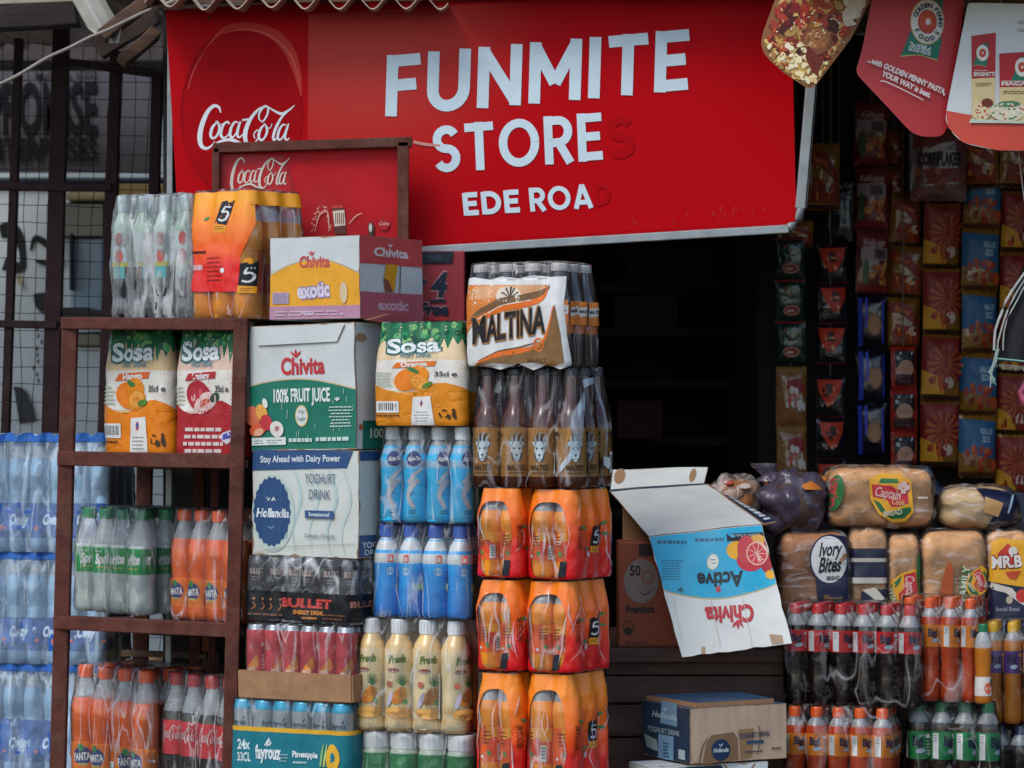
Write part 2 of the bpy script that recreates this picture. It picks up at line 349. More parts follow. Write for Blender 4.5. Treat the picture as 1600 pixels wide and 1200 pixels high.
def bottle_meshes(kind, r, H, zones, cap, lab):
    """zones: [(upper z fraction, material)...]; lab: (z0, z1, material, draw(pr, r, z0, z1))"""
    pr = list(PROF[kind]); n = 20
    for zt, _ in zones[:-1]:
        if not any(abs(q[1]-zt) < .004 for q in pr) and zt < pr[-1][1]:
            i = next(i for i, q in enumerate(pr) if q[1] > zt); pr.insert(i, (rad(kind, zt), zt))
    mb = MB(); mb.lathe([(a*r, z*H) for a, z in pr], n, None, lambda a, b: next((m for zt, m in zones if (pr[a][1]+pr[a+1][1])/2 <= zt), zones[-1][1]))
    out = [mb.data('bottle', smooth=True), None, None]
    if cap:
        z0, z1, rc = CAPZ[kind]; mb = MB(); c = rc*r
        mb.lathe([(c*.9, z0*H), (c, z0*H+.001), (c, z1*H-.002), (c*.9, z1*H), (0, z1*H)], 16, cap)
        if kind != 'malt':
            for k in range(16):
                t = 2*pi*k/16; mb.box((c*cos(t), c*sin(t), (z0+z1)/2*H), (.0012, .0012, (z1-z0)*H*.7), cap, Matrix.Rotation(t, 3, 'Z'))
        out[1] = mb.data('cap', smooth=False)
    if lab:
        z0, z1, m, draw = lab[:4]; k = max(rad(kind, z0+(z1-z0)*i/8) for i in range(9))
        zs = [z0+(z1-z0)*i/6 for i in range(7)]; mb = MB(); wrap = lab[4] if len(lab) > 4 else 0
        rr = (lambda z: rad(kind, z)*r+.0006) if wrap else (lambda z: k*r+.0006)
        mb.lathe([(rr(z), z*H) for z in zs], 24, m)
        fn = lambda u, v, h: V((cos(u/r-pi/2)*(rr(min(max(v/H, z0), z1))+h), sin(u/r-pi/2)*(rr(min(max(v/H, z0), z1))+h), v))
        if draw:
            p = Pr(fn, (0, z1*H*1000, .001, .001), cell=.012, h=.0004); draw(p, r*1000, (z1-z0)*H*1000)
            q = p.mb; i = len(mb.v); mb.v += q.v
            for f, mm in zip(q.f, q.m): mb.f.append(tuple(i+j for j in f)); mb.m.append(mb.mi(q.ms[mm]))
        out[2] = mb.data('label', smooth=True)
    return out
class Pack: pass
def pack(name, label, xl, xr, yt, yb, Y, psi, nx, ny, kind, zones, cap, lab, xc=None, group=None, wrap=True, roll=0, fm=None, amp=.0045, rows=99, fill=.98, part='bottle', capname='cap', scal=.2, hide=None, topz=0, over=0):
    g = Pack(); s = S(Y); g.s = s; sp, cp = sin(R(psi)), cos(R(psi))
    Wt = (xr-xl)*s
    p = Wt/(nx*cp+ny*sp); r = p/2*fill; H = (yb-yt)*s; hxx, hyy = nx*p/2, ny*p/2
    xc = xl+nx*p*cp/s; t = g.t = thing(name, label, 'drinks pack', P(xc, yb, Y), (0, R(roll), R(-psi)), group)
    g.W, g.D, g.H, g.p, g.r, g.xc = nx*p, ny*p, H, p, r, xc
    bm, cm, lm = bottle_meshes(kind, r, H-.002, zones, cap, lab)
    for i in range(nx):
        for j in range(min(ny, rows)):
            if j > 0 and i < nx-1 and j < ny-1 and rows == 99 and ny > 3: continue
            if hide and (i, j) in hide: continue
            b = link(part, bm, t); b.location = (-g.W+p*(i+.5), p*(j+.5), .001); b.rotation_euler = (0, 0, random.uniform(-.55, .55))
            if cm: link(capname, cm, b)
            if lm: link('label', lm, b)
    # taut skin round the bottles: concave envelope of the profile
    pr = [(z*H, a*r) for a, z in PROF[kind] if a > .05]
    if kind in CAPZ: z0, z1, rc = CAPZ[kind]; pr += [(z0*H, rc*r), (H+.001, rc*r)]
    pr = [(0, .86*r), (.02*H, .97*r)]+[q for q in sorted(pr) if q[0] > .02*H]
    hull = []
    for q in pr:
        while len(hull) > 1 and (hull[-1][0]-hull[-2][0])*(q[1]-hull[-2][1])-(hull[-1][1]-hull[-2][1])*(q[0]-hull[-2][0]) >= 0: hull.pop()
        hull.append(q)
    def env(v):
        v = min(max(v, 0), H)
        for (z0, a), (z1, b) in zip(hull, hull[1:]):
            if z0 <= v <= z1: return a+(b-a)*(v-z0)/max(z1-z0, 1e-6)
        return hull[-1][1]
    rc = r; a, b = hxx-rc, hyy-rc; q = rc*pi/2; L = 4*a+4*b+4*q
    def base(u):
        u = (u+a) % L
        for w, cxy, ang in ((2*a, None, 0), (q, (a, -b), -90), (2*b, None, 1), (q, (a, b), 0), (2*a, None, 2), (q, (-a, b), 90), (2*b, None, 3), (q, (-a, -b), 180)):
            if u <= w+1e-9:
                if cxy: t_ = R(ang)+u/rc; return cxy[0]+rc*cos(t_), cxy[1]+rc*sin(t_), cos(t_), sin(t_), 0
                if ang == 0: return -a+u, -hyy, 0, -1, .5+.5*cos(2*pi*(u+r)/p)
                if ang == 1: return hxx, -b+u, 1, 0, .5+.5*cos(2*pi*(u+r)/p)
                if ang == 2: return a-u, hyy, 0, 1, .5+.5*cos(2*pi*(u+r)/p)
                return -hxx, b-u, -1, 0, .5+.5*cos(2*pi*(u+r)/p)
            u -= w
        return -a, -hyy, 0, -1, 0
    sd = random.random()*50
    def fn(u, v, h):
        x, y, ax, ay, sc = base(u); ins = r-env(v)
        w = (noise.noise(V((x*26+sd, y*26, v*11)))*.9+noise.noise(V((x*70, y*70+sd, v*40)))*.35)*amp
        d = -ins-sc*(scal*r+ins*.55)+.0022+w+h
        return V((x+ax*d-hxx, y+ay*d+hyy, v+over*0))
    g.fn, g.L, g.us, g.a, g.b, g.q = fn, L, a+q+b, a, b, q
    g.T = ((xl+xc)/2, yb, g.W/(xc-xl), s)                       # photo pixels on the front face
    ks = s/sp if sp > .05 else s
    g.TS = ((xc+xr)/2-g.us/ks, yb, ks, s)                       # on the right-hand face
    if wrap:
        nu = max(48, int(L/p*12)); nv = 22; mb = MB(); fm = fm or film()
        rows_ = [[fn(L*i/nu, (H+.002)*k/nv, 0) for i in range(nu)] for k in range(nv+1)]
        for k in (.86, .5): rows_.append([V((-hxx+(p_.x+hxx)*k, hyy+(p_.y-hyy)*k, H+.004+noise.noise(p_*40)*.002)) for p_ in rows_[nv]])
        mb.grid(rows_, fm, True); mb.face(rows_[-1], fm); mb.build('shrink_film', t, smooth=True)
    return g
def sleeve(g, draw, cell=.011, T=None, h=.0012):
    p = Pr(g.fn, T or g.T, cell=cell, h=h); draw(p); return p
class Box: pass
def carton(name, label, xl, xc, xr, yt, yb, Y, front, side, top, psi=30, cat='carton', group=None, roll=0, wob=.0022, body=None):
    g = Box(); s = S(Y); g.s = s; sp, cp = sin(R(psi)), cos(R(psi))
    g.W, g.D, g.H = (xc-xl)*s/cp, (xr-xc)*s/sp, (yb-yt)*s
    t = g.t = thing(name, label, cat, P(xc, yb, Y), (0, R(roll), R(-psi)), group); sd = random.random()*40
    def disp(p):
        q = noise.noise_vector(p*9+V((sd, 0, 0)))*wob+noise.noise_vector(p*28+V((0, sd, 0)))*wob*.35
        q.z *= .5
        return p+q
    mb = MB(); W, D, H = g.W, g.D, g.H; N = 9
    gr = lambda f, m: mb.grid([[disp(f(i/N, k/N)) for i in range(N+1)] for k in range(N+1)], m)
    gr(lambda a, b: V((-W+a*W, 0, b*H)), front); gr(lambda a, b: V((0, a*D, b*H)), side); gr(lambda a, b: V((-W+a*W, b*D, H)), top)
    gr(lambda a, b: V((-a*W, D, b*H)), front); gr(lambda a, b: V((-W, D-a*D, b*H)), side); gr(lambda a, b: V((-W+a*W, D-b*D, 0)), top)
    mb.build(body or 'box', t, smooth=False)
    g.ff = lambda u, v, h: disp(V((-W+u, 0, v)))+V((0, -h, 0))
    g.fs = lambda u, v, h: disp(V((0, u, v)))+V((h, 0, 0))
    g.ft = lambda u, v, h: disp(V((-W+u, v, H)))+V((0, 0, h))
    g.T = (xl, yb, W/(xc-xl), s); g.TS = (xc, yb, D/(xr-xc), s); g.disp = disp
    # rubbed edges where the paper has gone
    mb = MB(); q = lambda f, a, b: [tuple(a[i]+(b[i]-a[i])*k/60 for i in (0, 1)) for k in range(61)]
    for f, a, b in ((g.ff, (W, 0), (W, H)), (g.ff, (0, H), (W, H)), (g.ff, (0, 0), (W, 0)), (g.fs, (0, 0), (0, H)), (g.fs, (0, H), (D, H)), (g.fs, (0, 0), (D, 0)), (g.ff, (0, 0), (0, H))):
        pts = q(f, a, b); L = sqrt((a[0]-b[0])**2+(a[1]-b[1])**2); nx_, ny_ = -(b[1]-a[1])/L, (b[0]-a[0])/L
        if (W/2-a[0] if f is g.ff else D/2-a[0])*nx_+(H/2-a[1])*ny_ < 0: nx_, ny_ = -nx_, -ny_
        wd = [max(0, noise.noise(V((k*.17*L/.3, sd, a[0]*9+a[1]*7)))-.08)*.008+.0006 for k in range(61)]
        for k in range(60):
            (u0, v0), (u1, v1) = pts[k], pts[k+1]
            mb.face([f(u0, v0, .0006), f(u1, v1, .0006), f(u1+nx_*wd[k+1], v1+ny_*wd[k+1], .0007), f(u0+nx_*wd[k], v0+ny_*wd[k], .0007)], M_KRAFT)
    mb.build('worn_edge', t)
    return g
def flap(parent, fn, quad, m, name='flap', th=.004):
    """a cardboard tongue of its own thickness on a face: quad in fn's metres"""
    mb = MB(); a = [fn(u, v, th) for u, v in quad]; b = [fn(u, v, .0006) for u, v in quad]; n = len(quad)
    mb.face(a, m)
    for i in range(n): mb.face([b[i], b[(i+1) % n], a[(i+1) % n], a[i]], M_KRAFT)
    return mb.build(name, parent)

# ------------------------------------------------------------------ shared materials
M_KRAFT = mat('brown_cardboard', '9a7350', .85, var=.25, vs=30, bump=.2, dirt=.25)
M_WHITEBOARD = mat('white_cardboard', 'c4cac8', .6, var=.1, vs=9, bump=.12, bs=30, dirt=.22)
M_RUST = mat('rusty_brown_steel', '5c3026', .7, var=.45, vs=26, bump=.4, bs=90, dirt=.3, spec=.25)
M_DSTEEL = mat('dark_maroon_steel', '281417', .65, var=.4, vs=30, bump=.3, dirt=.1, spec=.2)
M_GALV = mat('galvanised_steel', '9aa0a2', .42, metal=.35, var=.25, vs=20, dirt=.3)
M_TIMBER = mat('weathered_timber', '5a4030', .85, var=.5, vs=9, stretch=(1, 1, 6), bump=.4, dirt=.35)
M_DWOOD = mat('dark_stained_wood', '4a2b20', .6, var=.5, vs=7, stretch=(1, 6, 6), bump=.3, dirt=.3)
M_ZINC = mat('aged_roofing_sheet', 'b09a86', .6, metal=.1, var=.35, vs=9, bump=.2, dirt=.5)
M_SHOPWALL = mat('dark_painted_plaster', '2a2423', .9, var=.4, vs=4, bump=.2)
M_RED = mat('red_printed_vinyl', 'b5000d', .5, var=.14, vs=6, bump=.06, bs=12, spec=.08)
M_SHEEN = None
M_REDL = mat('light_red_printed_vinyl', 'c1373a', .42, var=.12, vs=6)
M_PALEWALL = mat('pale_blue_plaster', 'cdd8dc', .85, var=.12, vs=2.5, bump=.15, dirt=.15)
def liq(n, h, rough=.12): return mat('drink_'+n, h, rough, var=.2, vs=30, coat=.5)
def plas(n, h, rough=.35): return mat('plastic_'+n, h, rough, var=.1, vs=50)
M_CLEAR = film('clear_bottle', haze=.3, streak=.3, tint=(.8, .85, .87), scale=(20, 20, 20), crease_glint=.15)
WH = 'd8dcd8'
# ------------------------------------------------------------------ ground, shop shell, roof
def structure(o): o['kind'] = 'structure'; return o
mb = MB(); mb.face([(-400, -400, 0), (400, -400, 0), (400, 400, 0), (-400, 400, 0)], mat('red_laterite_ground', '5f4e40', .95, var=.3, vs=.8, bump=.3, bs=6))
structure(mb.build('ground'))
X = lambda px, Y: (px-800)*S(Y)
Z = lambda py, Y: EYE-(py-640)*S(Y)
def wall(name, label, boxes, m):
    mb = MB()
    for c, d in boxes: mb.box(c, d, m)
    return tag(mb.build(name), label, 'wall')
# shell: left, back and right walls of the shop
xL, xR = X(285, 1.0), 2.6
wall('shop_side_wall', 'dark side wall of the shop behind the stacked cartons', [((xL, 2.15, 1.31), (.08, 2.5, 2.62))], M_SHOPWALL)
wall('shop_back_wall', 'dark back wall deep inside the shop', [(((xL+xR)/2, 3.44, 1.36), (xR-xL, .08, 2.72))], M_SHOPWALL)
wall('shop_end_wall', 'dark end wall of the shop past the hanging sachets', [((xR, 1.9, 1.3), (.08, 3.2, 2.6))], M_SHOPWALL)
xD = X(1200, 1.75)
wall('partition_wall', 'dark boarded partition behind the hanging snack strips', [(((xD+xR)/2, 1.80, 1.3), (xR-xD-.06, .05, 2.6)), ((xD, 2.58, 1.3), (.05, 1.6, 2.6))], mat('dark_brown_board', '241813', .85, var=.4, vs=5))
# corrugated roof
def corr(x0, x1, y0, y1, z0, z1, m, pitch=.085, amp=.017, slope=0, th=.0015, wob=0):
    n = int((x1-x0)/pitch*10); mb = MB()
    def row(y, z, o): return [(x0+(x1-x0)*i/n, y+wob*noise.noise(V((i*.13, y, 3))), z+slope*(x0+(x1-x0)*i/n-x0)+amp*sin(2*pi*(x1-x0)*i/n/pitch)+o+noise.noise(V((i*.07, y*2, 0)))*wob*.4) for i in range(n+1)]
    R_ = [row(y0, z0, -th), row(y0, z0, th)]+[row(y0+(y1-y0)*k/4, z0+(z1-z0)*k/4, th) for k in (1, 2, 3, 4)]
    Rb = [row(y1, z1, -th)]+[row(y0+(y1-y0)*k/4, z0+(z1-z0)*k/4, -th) for k in (3, 2, 1, 0)]
    mb.grid(R_+Rb, m); return mb
RY = .5
t = thing('corrugated_roof', 'weathered corrugated sheet roof edge above the red shop board', 'roof', P(700, 0, RY))
o = P(700, 0, RY)
corr(X(690, RY), X(1262, .1)-.002, RY+.02, 3.6, Z(-12, RY)+.02, Z(-12, RY)+.27, M_ZINC, wob=.02).build('roof_sheet', t, o, smooth=True)
corr(X(225, RY), X(700, RY), RY, 3.6, Z(3, RY), Z(3, RY)+.25, M_ZINC, wob=.02).build('roof_sheet', t, o, smooth=True)
corr(X(1262, .1), 2.8, .1, 3.6, 2.535, 2.80, M_ZINC, wob=.02).build('roof_sheet', t, o, smooth=True)
mb = MB(); mb.bar(P(230, -6, RY+.16), P(2400, -40, RY+.16), .05, .05, M_TIMBER); mb.build('purlin', t, o)
# timber counter in the middle and right
t = thing('wooden_counter', 'dark stained wooden counter under the open white carton', 'counter', P(1235, 1010, .5))
o = P(1235, 1010, .5); cz = Z(1012, .45)
mb = MB(); mb.box(((X(940, .5)+2.4)/2, .82, cz-.02), (2.4-X(940, .5), .74, .036), M_DWOOD); mb.build('counter_top', t, o, bevel=.004)
for k, (ya, yb_) in enumerate(((1026, 1054), (1056, 1098), (1101, 1150), (1153, 1215))):
    mb = MB(); mb.box(((X(945, .5)+2.38)/2, .5+.004*(k % 2), (Z(ya, .5)+Z(yb_, .5))/2), (2.38-X(945, .5), .022, Z(ya, .5)-Z(yb_, .5)), M_DWOOD); mb.build('plank', t, o, bevel=.003)
for x in (X(950, .55), X(1215, .55), 2.3):
    mb = MB(); mb.box((x, .545, cz/2-.022), (.06, .06, cz-.045), M_DWOOD); mb.build('leg', t, o)
# dim shelves deep inside
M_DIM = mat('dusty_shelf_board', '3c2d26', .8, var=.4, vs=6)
t = thing('interior_shelf', 'dim wooden shelves deep in the dark shop interior', 'shelf', P(1080, 560, 3.1))
o = P(1080, 560, 3.1)
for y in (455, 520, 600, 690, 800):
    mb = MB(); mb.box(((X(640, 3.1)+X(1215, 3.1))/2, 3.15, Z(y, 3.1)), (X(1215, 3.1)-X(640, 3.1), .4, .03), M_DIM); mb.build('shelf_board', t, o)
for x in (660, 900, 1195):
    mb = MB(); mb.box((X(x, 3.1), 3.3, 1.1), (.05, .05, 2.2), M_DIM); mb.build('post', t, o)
def plain_box(name, label, x0, x1, y0, y1, Y, d, m, cat='carton'):
    mb = MB(); mb.box(((X(x0, Y)+X(x1, Y))/2, Y+d/2, (Z(y0, Y)+Z(y1, Y))/2), (X(x1, Y)-X(x0, Y), d, Z(y0, Y)-Z(y1, Y)), m)
    return tag(mb.build(name, bevel=.004), label, cat)
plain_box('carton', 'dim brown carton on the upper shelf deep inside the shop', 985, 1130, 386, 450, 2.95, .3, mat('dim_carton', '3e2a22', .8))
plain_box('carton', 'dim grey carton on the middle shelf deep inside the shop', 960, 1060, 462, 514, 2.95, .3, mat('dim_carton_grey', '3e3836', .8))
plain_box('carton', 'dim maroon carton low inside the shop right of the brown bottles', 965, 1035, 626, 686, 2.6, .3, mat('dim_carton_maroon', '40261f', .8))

# ------------------------------------------------------------------ left: neighbouring building, grille, timber
bt = thing('storage_building', 'pale blue plastered building seen through the wire grille on the left', 'building', (X(100, 4), 4, 0)); o = V((X(100, 4), 4, 0))
mb = MB(); mb.box((X(100, 4), 4.1, 2.0), (3.2, .2, 4.0), M_PALEWALL); mb.build('wall', bt, o)
BF = lambda u, v, h: P(u, v, 4)+V((0, -h, 0))
def building_part(name, fn):
    p = Pr(lambda u, v, h: P(u, -v, 4)+V((0, -h, 0))-o, (0, 0, 1, 1), h=.004, dh=.002); fn(p); p.build(name, bt)
def bpanel(name, x0, y0, x1, y1, m, d=.06):
    mb = MB(); mb.box(((X(x0, 4)+X(x1, 4))/2, 4-d/2-.001, (Z(y0, 4)+Z(y1, 4))/2), (X(x1, 4)-X(x0, 4), d, Z(y0, 4)-Z(y1, 4)), m); mb.build(name, bt, o, bevel=.006)
bpanel('fascia_board', -60, 40, 268, 108, mat('grey_brown_board', '453c39', .85, var=.3), .25)
bpanel('blue_band', -60, 278, 268, 286, mat('navy_paint', '1c3144', .6), .03)
bpanel('yellow_band', 110, 287, 268, 318, mat('ochre_paint', '8d7646', .7), .025)
bpanel('shelf_ledge', 110, 305, 172, 316, mat('cream_ledge', 'b9ab86', .7), .12)
bpanel('dark_window', 76, 318, 166, 372, mat('black_glass', '0b1016', .25, coat=.4), .05)
bpanel('pale_shutter', 112, 374, 162, 500, mat('bluish_shutter', '9db6c8', .6, var=.08), .04)
bpanel('drain_pipe', 113, 366, 118, 455, mat('black_pipe', '14161c', .5), .08)
bpanel('skip_bin', 118, 486, 165, 505, mat('black_plastic_bin', '15171b', .5), .4)
bpanel('lower_window', 118, 520, 160, 542, mat('black_glass', '0b1016', .25, coat=.4), .03)
def blots(p):
    p.stroke([(0, 362, 20), (16, 360, 26), (30, 372, 16), (36, 405, 10), (30, 418, 18), (6, 412, 20)], 1, '11141a')
    p.stroke([(48, 392, 3), (56, 372, 9), (78, 384, 12), (98, 388, 16)], 1, '11141a')
    p.stroke([(56, 408, 4), (80, 412, 13), (100, 410, 14)], 1, '11141a')
    p.stroke([(62, 458, 18), (66, 478, 18), (84, 492, 6)], 1, '1a1d22')
    p.stroke([(22, 605, 3), (34, 618, 20), (44, 660, 26)], 1, '30343a'); p.stroke([(30, 430, 8), (34, 446, 8)], 1, 'a59a78')
    for k in range(9): p.ell(58+random.uniform(-6, 10), 515+k*10, 2, 4, '2a2f34')
    p.ring(134, 341, 7, 8, 2, 'b9c0c2'); p.rect(131, 338, 137, 344, 'b9c0c2')
building_part('painted_mark', blots)
st = thing('sign_board', 'grey hand-lettered board with black capitals behind the wire grille', 'sign', P(80, 195, 3.6)); o2 = P(80, 195, 3.6)
mb = MB(); mb.box((X(75, 3.6), 3.62, Z(190, 3.6)), (X(250, 3.6)-X(-100, 3.6), .03, Z(110, 3.6)-Z(268, 3.6)), mat('grey_sign_paint', '5c5a60', .7, var=.2, vs=3)); mb.build('panel', st, o2)
p = Pr(lambda u, v, h: P(u, -v, 3.6)+V((0, -h, 0))-o2, (0, 0, 1, 1), h=.002, dh=.001)
p.text('PROMISE', 152, 208, 76, '16181f', 170, 'r', bold=.03); p.text('ENTERPRISES', 152, 251, 34, '1a1418', 186, 'r', bold=.03); p.text('MAMA EZE', 152, 124, 11, '3a3538', 96, 'r', bold=.02)
p.build('lettering', st)
# grille
g = thing('security_grille', 'dark maroon steel grille with thin wire mesh at far left', 'grille', (X(100, 1.5), 1.5, 0)); o = V((X(100, 1.5), 1.5, 0))
def post(x0, y0, x1, y1, w, Y=1.5, name='post', m=None, to_ground=True, d=.035):
    a, b = P(x0, y0, Y), P(x1, y1, Y)
    if to_ground: b = a+(b-a)*((a.z-.0)/(a.z-b.z))
    mb = MB(); mb.bar(a, b, w*S(Y), d, m or M_DSTEEL); mb.build(name, g, o, bevel=.003)
post(30, 60, 8, 700, 13); post(97, 20, 78, 700, 26); post(182, 80, 168, 500, 18); post(246, 112, 236, 500, 17); post(-40, 60, -62, 700, 14)
for a, b, w in (((-50, 291), (176, 293), 13), ((95, 96), (262, 118), 12), ((-50, 505), (90, 508), 12), ((90, 500), (262, 498), 10)):
    mb = MB(); mb.bar(P(*a, 1.49), P(*b, 1.49), w*S(1.49), .03, M_DSTEEL); mb.build('rail', g, o, bevel=.003)
mb = MB()
for k in range(17):
    x = -40+k*21; pts = [P(x-(y-120)*.027+noise.noise(V((x*.1, y*.012, 0)))*5, y, 1.52) for y in range(60, 1180, 40)]; mb.tube(pts, .0011, M_DSTEEL, 4)
for k in range(38):
    y = 70+k*28; mb.tube([P(x, y+(x-100)*.02+noise.noise(V((x*.012, y*.1, 4)))*4, 1.522) for x in range(-50, 330, 30)], .0011, M_DSTEEL, 4)
w = mb.build('wire_mesh', g, o); w['kind'] = 'stuff'
# grey pole carrying the board's left edge
mb = MB(); mb.bar(P(267, 34, .8), P(262, 1600, .8), 9*S(.8), .03, M_GALV); mb.bar(P(276, 34, .82), P(272, 420, .82), 6*S(.8), .02, M_DSTEEL)
tag(mb.build('sign_post', None, None, bevel=.002), 'thin grey metal pole along the left edge of the red board', 'pole')
t = thing('added_shade_roof', 'corrugated roof sheet added over the neighbouring stall at top left for shade', 'roof', (X(60, 2), 2, 2.6))  # roof sheet added to shade the building wall and close off the sky
corr(-3.2, X(232, 1.0), 1.0, 3.35, Z(-14, 1.0), Z(-14, 1.0)+.15, M_ZINC, wob=.03).build('roof_sheet', t, V((X(60, 2), 2, 2.6)), smooth=True)
# broken roof timbers, top left
def timber(name, label, a, b, w, d, m, Y0, Y1, cat='timber'):
    mb = MB(); A, B = P(*a, Y0), P(*b, Y1); mb.bar(A, B, w*S(Y0), d, m)
    ob = mb.build(name, None, (A+B)/2, bevel=.004, sub=2, disp=lambda q: q+noise.noise_vector(q*14)*.006); ob.location = (A+B)/2
    return tag(ob, label, cat)
timber('roof_beam', 'dark charred roof beam across the top left corner', (-60, 36), (122, 22), 34, .09, mat('dark_timber', '2c2320', .85, var=.5, vs=8), 1.0, 1.0, 'beam')
timber('rafter', 'brown rafter end slanting down from the roof at top left', (262, -22), (158, 58), 22, .05, M_TIMBER, .75, .7, 'rafter')
timber('rafter', 'short broken rafter stub below the grey cable', (243, 52), (190, 98), 20, .05, M_TIMBER, .86, .82, 'rafter')
timber('rafter', 'dark crossing timber behind the slanting rafters', (240, 20), (150, 76), 40, .03, mat('shadowed_timber', '3b2c25', .9, var=.4, vs=8), .95, .95, 'rafter')
timber('eave_board', 'pale grey board along the top left edge of the picture', (-60, 4), (118, -6), 18, .03, mat('pale_board', 'a49a8c', .8, dirt=.3), .85, .85, 'board')
mb = MB(); A = P(150, 0, .72)
rows = [[P(108+(i/6)*52+k*4.2+noise.noise(V((i, k, 1)))*5, -8+k*7.5, .72+.03*sin(i*1.9)) for i in range(7)] for k in range(11)]
for k in (8, 9, 10): rows[k] = [q+(rows[k][3]-q)*(k-7)*.22 for q in rows[k]]
mb.grid([[q+V((0, .004, 0)) for q in r] for r in rows][::-1]+rows, mat('pale_torn_sheet', 'b5b3ab', .65, var=.3, vs=12, dirt=.45))
ob = mb.build('roofing_scrap', None, A, smooth=True); ob.location = A; tag(ob, 'torn pale roofing scrap hanging beside the rafter at top left', 'roofing sheet')
mb = MB(); pts = [P(x, 131-(x/272)*131+14*sin(x/272*pi)*-.35+noise.noise(V((x*.02, 0, 0)))*3, .6) for x in range(-60, 300, 12)]
mb.tube(pts, .0045, mat('grey_cable', '8e867c', .6, var=.3), 8); tag(mb.build('cable', smooth=True), 'grey cable sagging across the top left corner', 'cable')

# ------------------------------------------------------------------ the big red board
SY = .66; o = P(763, 380, SY)
t = thing('shop_sign', 'large red shop board with white block capitals under the roof', 'sign', o)
TH = R(3.4); ex = V((cos(TH), 0, sin(TH))); ez = V((-sin(TH), 0, cos(TH))); s = S(SY); C0 = P(282, 407, SY)
W, H = 965*s, 392*s
def sfn(u, v, h):
    b = .006*sin(pi*min(max(u/W, 0), 1))*sin(pi*min(max(v/H, 0), 1))
    return C0-o+ex*u+ez*v+V((0, -h-b, 0))
def sxy(px, py):
    dx, dy = (px-282)*s, (407-py)*s; return dx*cos(TH)+dy*sin(TH), -dx*sin(TH)+dy*cos(TH)
class SignPr(Pr):
    def put(self, vs, ts, m):
        return Pr.put(self, [sxy(*q) for q in vs], ts, m)
mb = MB(); N = 16
mb.grid([[sfn(W*i/N, H*k/N, 0) for i in range(N+1)] for k in range(N+1)], M_RED); mb.grid([[sfn(W*i/N, H*k/N, -.02) for i in range(N, -1, -1)] for k in range(N+1)], M_GALV)
mb.build('panel', t, smooth=True)
p = SignPr(sfn, (0, 0, 1, -1), cell=.06, h=.0008, dh=.00012)
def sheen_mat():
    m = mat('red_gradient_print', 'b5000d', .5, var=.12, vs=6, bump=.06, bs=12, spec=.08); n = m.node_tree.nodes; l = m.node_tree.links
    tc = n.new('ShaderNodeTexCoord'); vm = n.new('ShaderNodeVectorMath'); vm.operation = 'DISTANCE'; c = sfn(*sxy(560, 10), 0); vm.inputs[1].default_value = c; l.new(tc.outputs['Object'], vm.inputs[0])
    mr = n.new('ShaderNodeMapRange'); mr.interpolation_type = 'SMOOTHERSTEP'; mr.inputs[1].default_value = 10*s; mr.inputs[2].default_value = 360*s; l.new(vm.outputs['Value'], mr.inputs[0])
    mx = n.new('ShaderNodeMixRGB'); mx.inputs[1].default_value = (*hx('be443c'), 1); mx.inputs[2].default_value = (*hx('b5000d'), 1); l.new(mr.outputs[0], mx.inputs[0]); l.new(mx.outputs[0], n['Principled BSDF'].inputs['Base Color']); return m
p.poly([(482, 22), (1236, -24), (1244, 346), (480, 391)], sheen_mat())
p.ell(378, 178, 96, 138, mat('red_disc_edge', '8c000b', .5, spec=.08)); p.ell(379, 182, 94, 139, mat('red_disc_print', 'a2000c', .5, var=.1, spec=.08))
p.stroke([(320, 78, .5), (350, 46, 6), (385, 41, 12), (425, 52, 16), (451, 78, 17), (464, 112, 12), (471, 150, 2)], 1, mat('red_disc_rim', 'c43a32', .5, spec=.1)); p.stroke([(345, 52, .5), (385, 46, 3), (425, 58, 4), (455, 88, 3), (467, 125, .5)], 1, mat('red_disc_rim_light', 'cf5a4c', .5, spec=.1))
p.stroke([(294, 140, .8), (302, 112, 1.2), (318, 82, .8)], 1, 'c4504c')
coca(p, 311, 164, 150/475, 72/230*.98, 'd9dde0')
p.fine = True; p.h += .0003
M_LET = mat('white_sign_lettering', 'c9dbe2', .4, var=.08, vs=20)
block_text(p, 'FUNMITE', 602, 183, 95, 474, 5.1, .12, M_LET)
block_text(p, 'STORE', 679, 272, 75, 264, 4.7, .04, M_LET); block_text(p, 'S', 950, 250, 68, 42, 4.5, .04, mat('red_letter_residue', 'ad000c', .5, var=.12, vs=6, spec=.08))
block_text(p, 'EDE', 725, 337, 35, 88, 3.6, -.03, M_LET); block_text(p, 'ROA', 829, 331, 37, 98, 3.6, -.03, M_LET); block_text(p, 'D', 930, 322, 34, 24, 3.6, 0, mat('red_letter_residue', 'ad000c', .5, var=.12, vs=6, spec=.08))
p.fine = True
for _ in range(22):
    x = random.uniform(930, 1236); y = random.uniform(318, 348); p.stroke([(x, y, .3), (x+random.uniform(-2, 2), y+4, random.uniform(.5, 1.4)), (x+random.uniform(-3, 3), y+random.uniform(5, 12), .3)], 1, 'bb2a28')
p.stroke([(646, 222, 4), (665, 226, 5), (688, 228, 3)], 1, 'c98a80'); p.ell(326, 29, 2.2, 2.2, '1a1214')
p.build('lettering', t)
for a, b, nm in (((-.004, -.012), (W*.985, -.012), 'bottom_rail'), ((-.004, H+.01), (W, H+.01), 'top_rail')):
    mb = MB(); mb.bar(sfn(a[0], a[1], .004), sfn(b[0], b[1], .004), .021, .03, M_GALV); mb.build(nm, t, bevel=.002)
mb = MB(); mb.bar(P(1250, 326, SY-.01)-o, P(1273, 60, SY-.01)-o, 15*s, .02, M_GALV); mb.bar(P(1257, 326, SY)-o, P(1280, 60, SY)-o, 6*s, .02, M_DSTEEL); mb.build('side_rail', t, bevel=.002)
